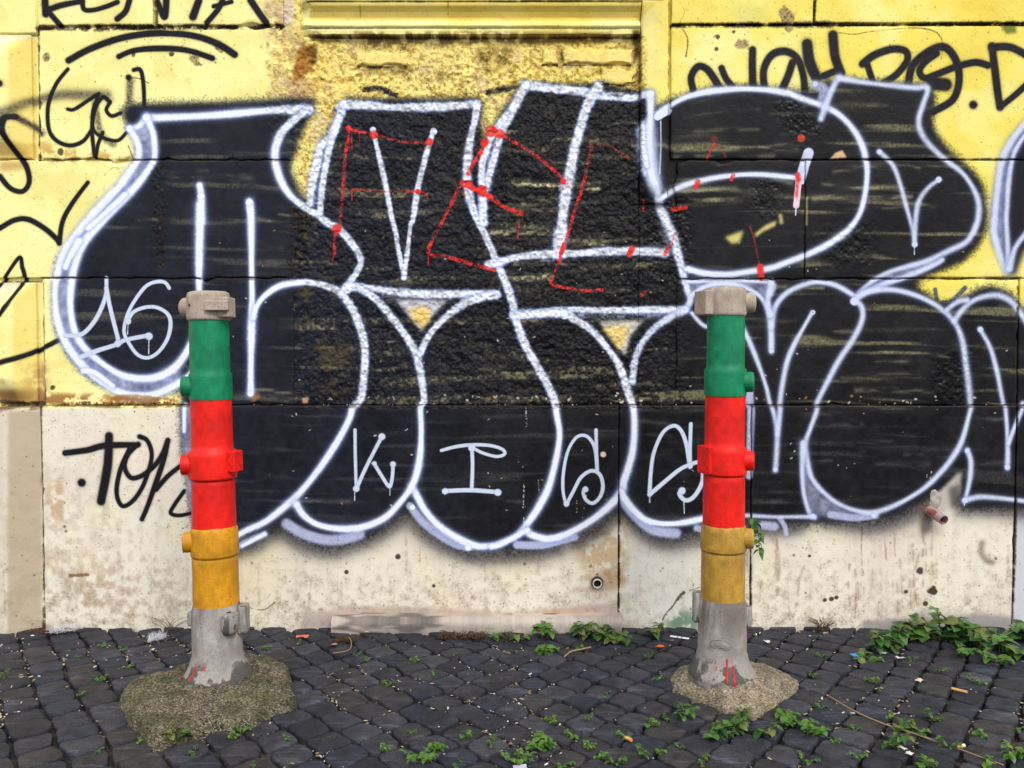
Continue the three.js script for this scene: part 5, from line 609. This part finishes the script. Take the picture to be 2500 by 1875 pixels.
// big ones, each its own: view x, y of its foot, spread px, height px, leaf px, leaves, label
for (const [px, py, sp, h, lf, n, label, mats] of [
  [1330, 1556, 28, 62, 24, 16, 'upright bright weed against the middle of the marble threshold', youngMats], [1337, 1594, 30, 24, 20, 16, 'low round weed on the cobbles just below the upright threshold weed', youngMats],
  [1420, 1556, 26, 54, 24, 16, 'taller leafy weed near the right end of the threshold', leafMats], [1462, 1562, 34, 40, 22, 18, 'bushy weed between the two tall ones at the threshold end', leafMats], [1500, 1568, 30, 36, 20, 16, 'weed at the right corner of the marble threshold', leafMats], [1524, 1572, 22, 24, 18, 10, 'low weed spreading right of the threshold corner', leafMats],
  [1212, 1560, 24, 24, 16, 10, 'left one of the low weeds under the threshold, beside dry stalks', leafMats], [1268, 1562, 26, 26, 18, 10, 'low weed under the threshold, just left of the upright one', leafMats], [1598, 1550, 26, 44, 22, 12, 'weed at the plinth foot just left of the right post', leafMats],
  [2140, 1590, 40, 66, 26, 22, 'dark bushy weed, left end of the row along the right wall', leafMats], [2180, 1584, 44, 70, 30, 24, 'dense dark weed beside the left end of the right wall row', leafMats], [2112, 1612, 36, 26, 20, 16, 'low weed with a blue scrap beside it at right', leafMats], [2240, 1562, 46, 66, 34, 22, 'large-leaved weed against the wall, third along the row', leafMats], [2300, 1562, 48, 74, 38, 24, 'tallest large-leaved weed in the row along the right wall', leafMats], [2344, 1566, 44, 58, 34, 22, 'broad weed in the wall row just right of the tallest', leafMats],
  [2392, 1580, 44, 46, 28, 22, 'weed spreading forward from the wall row near the right joint', leafMats], [2440, 1588, 44, 40, 26, 22, 'weed at the foot of the right wall joint', leafMats], [2420, 1616, 42, 28, 20, 20, 'low pale weed in front of the wall row at right', youngMats], [2352, 1598, 36, 24, 18, 16, 'small-leaved low weed in front of the tallest wall weed', youngMats], [2496, 1562, 34, 76, 40, 16, 'large dark weed cut by the right edge of the view', leafMats], [2496, 1606, 32, 30, 24, 12, 'low weed by the right edge below the large dark one', leafMats],
  [1752, 1796, 38, 36, 20, 22, 'left weed of the thick clump before the right footing', leafMats], [1786, 1786, 40, 46, 22, 26, 'middle weed of the thick clump before the right footing', leafMats], [1812, 1768, 32, 44, 22, 20, 'back weed of the thick clump touching the right footing', leafMats], [1870, 1792, 30, 26, 22, 12, 'round-leaved weed right of the thick clump', leafMats], [1948, 1770, 50, 32, 18, 30, 'wide mat of small pale leaves right of the footing', youngMats], [1976, 1794, 36, 30, 18, 20, 'pale weed at the front right of the leaf mat', youngMats], [1914, 1752, 30, 28, 18, 14, 'small pale weed at the back left of the leaf mat', youngMats],
  [1674, 1752, 36, 34, 20, 18, 'round weed on the cobbles left of the right footing tip', leafMats], [1319, 1828, 40, 42, 20, 24, 'bright clump near the lower middle of the pavement', youngMats], [1262, 1862, 44, 30, 16, 28, 'long low weed growing along a joint at the bottom middle', youngMats], [1020, 1858, 52, 28, 15, 32, 'long mossy weed mat at the bottom, left of middle', youngMats], [1062, 1832, 32, 24, 14, 18, 'mossy weed at the upper end of the bottom weed mat', youngMats], [424, 1804, 30, 34, 22, 14, 'weed beside white fluff at the front of the left footing', leafMats], [2182, 1826, 40, 44, 20, 22, 'upright dark weed at lower right beside white scraps', leafMats], [2206, 1786, 40, 36, 18, 22, 'mid-green weed right of the long dry stem', leafMats], [2466, 1846, 44, 36, 18, 24, 'weed near the lower right corner', youngMats],
]) { const [x, z] = onGround(px, py, 0), d = toView(x, 0, z)[2] / F; plantInto(thing('weed', label, 'weed', [x, 0.002, Math.max(z, 0.045)]), sp * d, h * 1.1 * d, lf * 1.15 * d, n, mats ?? leafMats); }
// little ones share four forms
const forms = [0, 1, 2, 3].map((k) => { const g = new THREE.Group(); g.name = 'form'; plantInto(g, 0.034, 0.026 + 0.008 * k, 0.021, 8 + 3 * k, k % 2 ? youngMats : leafMats); return g; });
const smallSpots = [2004, 1603, 34, 1982, 1652, 38, 2228, 1614, 26, 2130, 1668, 40, 2156, 1684, 36, 2304, 1642, 30, 2369, 1664, 32, 2394, 1672, 30, 2004, 1728, 38, 2177, 1752, 36, 2279, 1758, 48, 2250, 1797, 46, 2087, 1782, 38, 2040, 1814, 36, 2315, 1826, 52, 2391, 1800, 40, 2485, 1783, 44, 2420, 1870, 60, 2094, 1852, 44, 2257, 1874, 60, 1975, 1862, 50, 1957, 1846, 32, 1718, 1868, 48, 1590, 1775, 46, 1630, 1755, 38, 1522, 1800, 46, 1569, 1845, 50, 1612, 1842, 32, 1657, 1826, 38, 1395, 1798, 46, 1435, 1758, 34, 1346, 1764, 36, 1480, 1694, 26, 1612, 1661, 32, 1582, 1607, 32, 1417, 1586, 26, 1374, 1870, 56, 1468, 1850, 38, 1500, 1866, 56, 1439, 1828, 38, 947, 1672, 42, 895, 1614, 34, 871, 1602, 24, 1012, 1616, 28, 1108, 1600, 20, 1009, 1791, 28, 1200, 1818, 42, 1139, 1802, 40, 1121, 1868, 44, 1059, 1646, 24, 701, 1807, 30, 940, 1832, 34, 810, 1804, 22, 246, 1662, 44, 302, 1589, 26, 250, 1580, 24, 192, 1603, 22, 318, 1630, 30, 13, 1652, 34, 199, 1699, 24, 477, 1836, 44, 647, 1752, 30, 593, 1787, 48, 568, 1803, 34, 239, 1836, 34, 344, 1811, 30, 731, 1572, 20, 651, 1586, 26, 620, 1868, 28, 1740, 1700, 24];
const ORD = ['first', 'second', 'third', 'fourth', 'fifth', 'sixth', 'seventh', 'eighth', 'ninth', 'tenth', 'eleventh', 'twelfth', 'thirteenth', 'fourteenth', 'fifteenth', 'sixteenth', 'seventeenth', 'eighteenth'];
const zoneOf = (px, py) => (py > 1760 ? 'near the bottom edge ' : py > 1640 ? 'midway to the wall ' : 'near the wall ') + (px < 300 ? 'left of the left footing' : px < 735 ? 'around the left footing' : px < 1600 ? 'between the two posts' : px < 1950 ? 'by the right footing' : 'right of the right footing');
const spots = []; for (let k = 0; k < smallSpots.length; k += 3) spots.push({ px: smallSpots[k], py: smallSpots[k + 1], s: smallSpots[k + 2], zone: zoneOf(smallSpots[k], smallSpots[k + 1]) });
spots.forEach((p, k) => {
  const [x, z] = onGround(p.px, p.py, 0), d = toView(x, 0, z)[2] / F, o = forms[k % 4].clone(), same = spots.filter((q) => q.zone === p.zone).sort((a, b) => a.px - b.px);
  o.name = numbered('weed'); o.position.set(x, 0.001, z); o.rotation.y = rr(0, 6.28); o.scale.setScalar(p.s * d / 0.062 * 0.88); scene.add(o);
  tag(o, same.length > 1 ? 'small weed ' + ORD[same.indexOf(p)] + ' from left of those ' + p.zone : 'single small weed in a cobble joint ' + p.zone, 'weed', SHGROUP);
});
{ // the plant in the wall joint behind the right post
  const [x, y] = onWall(1826, 1262), o = thing('hanging_weed', 'green weed hanging from the wall joint beside the right post', 'weed', [x - 0.004, y, 0.03]);
  const c = new THREE.CatmullRomCurve3([new THREE.Vector3(0, 0, -0.01), new THREE.Vector3(0.012, 0.0, 0.04), new THREE.Vector3(0.03, -0.07, 0.055), new THREE.Vector3(0.035, -0.15, 0.05)]); mesh('stem', new THREE.TubeGeometry(c, 10, 0.0016, 6), stemMat, o);
  for (let k = 0; k < 18; k++) { const t = 0.2 + 0.8 * k / 17, p = c.getPoint(t), m = mesh('leaf', leafVar[k % 4], leafMats[k % 5], o); m.position.copy(p); m.rotation.order = 'YXZ'; m.rotation.set(rr(0.1, 0.9), (k % 2 ? 1 : -1) * rr(0.5, 1.7), rr(-0.4, 0.4)); m.scale.setScalar(rr(0.032, 0.044)); }
}

// ------------------------------------------------------------------ litter
const onFloor = (px, py, y = 0.006) => { const [x, z] = onGround(px, py, y); return [x, y, z]; };
function stalks(name, label, cat, pts, mat, r) { const o = thing(name, label, cat); mesh('stalk', mergeGeometries(pts.map((p) => new THREE.TubeGeometry(new THREE.CatmullRomCurve3(p.map((q) => new THREE.Vector3(...q))), 10, r, 5))), mat, o); return o; }
const straw = std({ color: srgb(150, 124, 88), roughness: 0.9 }), brown = std({ color: srgb(92, 66, 46), roughness: 0.95 }), pale = std({ color: srgb(196, 184, 158), roughness: 0.85 });
stalks('dry_stem', 'long pale dry stem lying across the cobbles at right', 'stem', [[onFloor(2022, 1698, 0.008), onFloor(2090, 1738, 0.012), onFloor(2160, 1768, 0.01), onFloor(2230, 1790, 0.012), onFloor(2290, 1812, 0.008)]], straw, 0.0028);
stalks('dry_stem', 'short bent pale stem below the threshold weeds', 'stem', [[onFloor(1377, 1604, 0.008), onFloor(1395, 1590, 0.012), onFloor(1415, 1586, 0.012), onFloor(1442, 1580, 0.008)]], straw, 0.0035);
stalks('dry_stem', 'thin dry stem by the lower right weeds', 'stem', [[onFloor(2340, 1828, 0.008), onFloor(2400, 1850, 0.01), onFloor(2450, 1868, 0.008)]], straw, 0.0022);
stalks('dry_stem', 'curled dry stem by the left end of the threshold', 'stem', [[onFloor(812, 1595, 0.006), onFloor(850, 1588, 0.014), onFloor(858, 1570, 0.02), onFloor(852, 1556, 0.02)]], straw, 0.002);
function tuft(label, px, py, wpx, hpx, n, mat, upright) { const [x, z0] = onGround(px, py, 0), z = Math.max(0.05, z0), d = toView(x, 0, z)[2] / F, w = wpx * d, h = hpx * d, l = []; for (let k = 0; k < n; k++) { const a = rr(0, 6.28), bx = x + rr(-0.5, 0.5) * w * (upright ? 0.3 : 1), bz = z + rr(-0.3, 0.5) * 0.05, dx = Math.cos(a) * (upright ? w * 0.5 : 0.03), hh = upright ? h * rr(0.5, 1) : h * rr(0.2, 1); l.push([[bx, 0, bz], [bx + dx * 0.4, hh * 0.7, bz + 0.01], [bx + dx, upright ? hh : hh * 0.4, Math.max(0.03, bz + Math.sin(a) * 0.02)]]); } return stalks('dry_grass', label, 'dry grass', l, mat, 0.0012); }
tuft('brown heap of dead grass against the marble threshold', 1130, 1556, 110, 26, 150, brown); tuft('small brown dead grass tuft at the left end of the threshold', 845, 1566, 60, 26, 70, brown); tuft('spiky dry tuft at the wall foot right of the right post', 2000, 1534, 60, 34, 34, brown, true); tuft('few dry stalks standing at the wall foot left of the left post', 425, 1540, 90, 38, 9, brown, true); tuft('dry leaf and grass heap in the corner at the left pilaster', 130, 1546, 110, 20, 90, brown); tuft('dry stalks leaning beside the low weed under the threshold', 1240, 1562, 36, 26, 12, brown, true);
function feather(label, px, py, lpx, ang) { const p = onFloor(px, py, 0.012), d = toView(...p)[2] / F, o = thing('feather', label, 'feather', p), L = lpx * d; o.rotation.y = ang; const l = []; for (let k = 0; k < 190; k++) { const t = rr(-0.5, 0.5), w = 0.42 * L * Math.sqrt(Math.max(0, 1 - 4 * t * t)), s = rnd() < 0.5 ? 1 : -1; l.push(new THREE.TubeGeometry(new THREE.CatmullRomCurve3([new THREE.Vector3(t * L, rr(0, 0.008), rr(-0.1, 0.1) * w), new THREE.Vector3((t + rr(-0.08, 0.14)) * L, rr(0, 0.022), s * w * 0.5), new THREE.Vector3((t + rr(-0.2, 0.28)) * L, rr(0, 0.034), s * w * rr(0.4, 1))]), 4, 0.0005, 4)); } mesh('barbs', mergeGeometries(l), std({ color: srgb(222, 218, 226), roughness: 0.9 }), o); return o; }
feather('large fluffy white feather in the corner at the left pilaster', 155, 1542, 58, 0.6); feather('thin white feather on the cobbles left of the left post', 382, 1562, 40, 0.9); feather('tiny white down feather at the front of the left footing', 400, 1796, 24, 0.5);
function butt(label, px, py, lpx, ang, paper) { const p = onFloor(px, py, 0.011), d = toView(...p)[2] / F, L = lpx * d, r = 0.0055, o = thing('cigarette_butt', label, 'cigarette butt', p); o.rotation.set(0, ang, 0); const f = new THREE.CapsuleGeometry(r, L * 0.6, 3, 14); f.rotateZ(Math.PI / 2); mesh('filter', wobble(f, 0.0006, 90), std({ color: srgb(212, 160, 92), roughness: 0.85 }), o); const c = new THREE.CylinderGeometry(r * 1.02, r * 1.04, L * 0.3, 14); c.rotateZ(Math.PI / 2); c.translate(L * 0.46, 0, 0); mesh('paper', wobble(c, 0.0008, 90), std({ color: paper, roughness: 0.9 }), o); return o; }
butt('tan cigarette butt alone on the dark cobbles at far right', 2337, 1684, 36, -0.75, srgb(196, 150, 100)); butt('small white and tan cigarette butt among lower right weeds', 2344, 1821, 20, 0.2, srgb(226, 220, 210)); butt('orange cigarette butt beside a weed left of the right footing', 1533, 1803, 20, -0.9, srgb(222, 140, 60));
function scrap(name, label, cat, px, py, wpx, hpx, ang, color, y = 0.009) { const p = onFloor(px, py, y), d = toView(...p)[2] / F, g = new THREE.BoxGeometry(wpx * d, 0.0016, hpx * d * 2, 8, 1, 4), a = g.attributes.position; for (let k = 0; k < a.count; k++) { const x = a.getX(k), z = a.getZ(k); a.setXYZ(k, x + (noise(z * 300 + px, 1) - 0.5) * 0.004, a.getY(k) + (fbm(x * 60 + px, z * 60, 2) - 0.5) * 0.012 + 0.002, z + (noise(x * 200 + py, 7) - 0.5) * 0.005); } g.computeVertexNormals(); const m = mesh(name, g, std({ color, roughness: 0.8 })); m.position.set(...p); m.rotation.y = ang; return tag(m, label, cat); }
{ const p = onFloor(1659, 1556, 0.008), d = toView(...p)[2] / F, o = thing('paper_strip', 'white plastic strip with blue bands on cobbles by the right post', 'litter', p); o.rotation.y = -0.42; const s = mesh('strip', new RoundedBoxGeometry(46 * d, 0.003, 0.016, 2, 0.0012), std({ color: srgb(222, 224, 234), roughness: 0.4 }), o); for (const q of [-0.1, 0.12]) { const b = mesh('band', new THREE.BoxGeometry(0.006, 0.0012, 0.0165), std({ color: srgb(120, 126, 170) }), o); b.position.set(46 * d * q, 0.0016, 0); } }
scrap('orange_peel', 'small bright orange scrap left of the right post', 'litter', 1612, 1578, 15, 8, 0.4, srgb(236, 104, 28)); scrap('blue_scrap', 'bright blue plastic scrap by a low weed at right', 'litter', 2087, 1599, 18, 9, 0.2, srgb(50, 140, 206), 0.014); scrap('brick_chip', 'terracotta brick chip on the cobbles left of the threshold', 'litter', 738, 1554, 30, 7, 0.2, srgb(196, 104, 74), 0.012); scrap('brick_chip', 'pale pinkish chip before the left end of the threshold', 'litter', 815, 1574, 16, 6, 0.1, srgb(178, 120, 100), 0.012);
scrap('paper_scrap', 'long white paper scrap among the lower right weeds', 'litter', 2202, 1826, 10, 12, 0.35, srgb(222, 216, 208)); scrap('paper_scrap', 'small square white paper scrap at lower right', 'litter', 2221, 1840, 13, 8, 0.5, srgb(214, 208, 200)); scrap('paper_scrap', 'grey paper scrap cut by the bottom edge in the middle', 'litter', 1269, 1874, 34, 10, 0.2, srgb(176, 178, 192), 0.012); scrap('paper_scrap', 'white crumpled scrap right of the right post', 'litter', 1872, 1566, 13, 6, 0.2, srgb(224, 222, 216)); scrap('paper_scrap', 'white scrap under the dark weed at the wall row', 'litter', 2155, 1594, 15, 5, -0.5, srgb(222, 220, 216)); scrap('paper_scrap', 'torn white scrap in front of the wall weeds', 'litter', 2198, 1606, 22, 5, 0.1, srgb(206, 200, 196)); scrap('paper_scrap', 'pale wooden splinter on the right cobbles', 'litter', 2244, 1662, 14, 8, -0.9, srgb(206, 186, 150));
// fallen seed husks and crumbs, too many to count, gathered in the joints
{ const g = new THREE.SphereGeometry(1, 7, 5); g.scale(1, 0.16, 0.42); const n = 2400, im = new THREE.InstancedMesh(g, std({ color: 0xffffff, roughness: 0.85 }), n), q = new THREE.Quaternion(), e = new THREE.Euler(), c = new THREE.Color(); let k = 0, guard = 0;
  while (k < n && guard++ < 90000) {
    const m = Math.floor(rr(-32, 32)), nn = Math.floor(rr(-32, 32)), a = node(m, nn), b = rnd() < 0.5 ? node(m + 1, nn) : node(m, nn + 1), t = rnd(), onTop = rnd() < 0.1, x = lerp(a[0], b[0], t) + rr(-1, 1) * (onTop ? 0.05 : 0.009), z = lerp(a[1], b[1], t) + rr(-1, 1) * (onTop ? 0.05 : 0.009);
    if (z < 0.05 || z > 1.5 || Math.abs(x) > 2.6 || distPoly(footL, x, z) > -0.01 || distPoly(footR, x, z) > -0.01) continue;
    const dens = 0.06 + 0.94 * sm(0.5, 0.72, fbm(x * 3.1 + 8, z * 3.1, 3)) * (1 - 0.35 * sm(1.0, 2.2, x)); if (rnd() > dens) continue;
    const s = rr(0.0024, 0.0092) * (rnd() < 0.3 ? 1.25 : 0.85), v = rnd(), w = rr(0.75, 1); e.set(rr(-0.3, 0.3), rr(0, 6.28), rr(-0.3, 0.3)); q.setFromEuler(e);
    im.setMatrixAt(k, new THREE.Matrix4().compose(new THREE.Vector3(x, onTop ? 0.0068 : rr(-0.013, -0.002), z), q, new THREE.Vector3(s, s * rr(0.8, 2), s)));
    c.copy(v < 0.6 ? srgb(196 * w, 182 * w, 154 * w) : v < 0.86 ? srgb(166 * w, 132 * w, 92 * w) : srgb(226 * w, 224 * w, 218 * w)); im.setColorAt(k, c); k++;
  }
  im.count = k; im.name = 'fallen_petals'; im.castShadow = im.receiveShadow = true; scene.add(im); tag(im, 'pale fallen petals and seed husks scattered in the cobble joints', 'petals', null, 'stuff'); }
// crumbs of fallen render on the plinth ledge
{ const g = new THREE.IcosahedronGeometry(1, 0), n = 170, im = new THREE.InstancedMesh(g, std({ color: 0xffffff, roughness: 1 }), n), c = new THREE.Color(), m4 = new THREE.Matrix4(), q = new THREE.Quaternion(), e = new THREE.Euler(); const yl = Y(989);
  for (let k = 0; k < n; k++) { const left = k < 120, px = left ? 150 + 290 * Math.pow(rnd(), 0.8) : rr(600, 2440), s = (left ? rr(0.003, 0.009) : rr(0.0015, 0.005)); e.set(rr(0, 6), rr(0, 6), rr(0, 6)); q.setFromEuler(e); im.setMatrixAt(k, m4.compose(new THREE.Vector3(X(px, 988), yl + 0.002 + (left ? rr(0, 0.012) : 0), 0.006 + rr(0, 0.008)), q, new THREE.Vector3(s, s * 0.45, s * 0.8))); const w = rr(0.7, 1); c.copy(left ? srgb(160 * w, 112 * w, 62 * w) : rnd() < 0.6 ? srgb(196 * w, 186 * w, 168 * w) : srgb(140 * w, 104 * w, 66 * w)); im.setColorAt(k, c); }
  im.name = 'render_crumbs'; im.castShadow = im.receiveShadow = true; wall.add(im); im.userData.kind = 'stuff'; }

renderer.render(scene, camera);
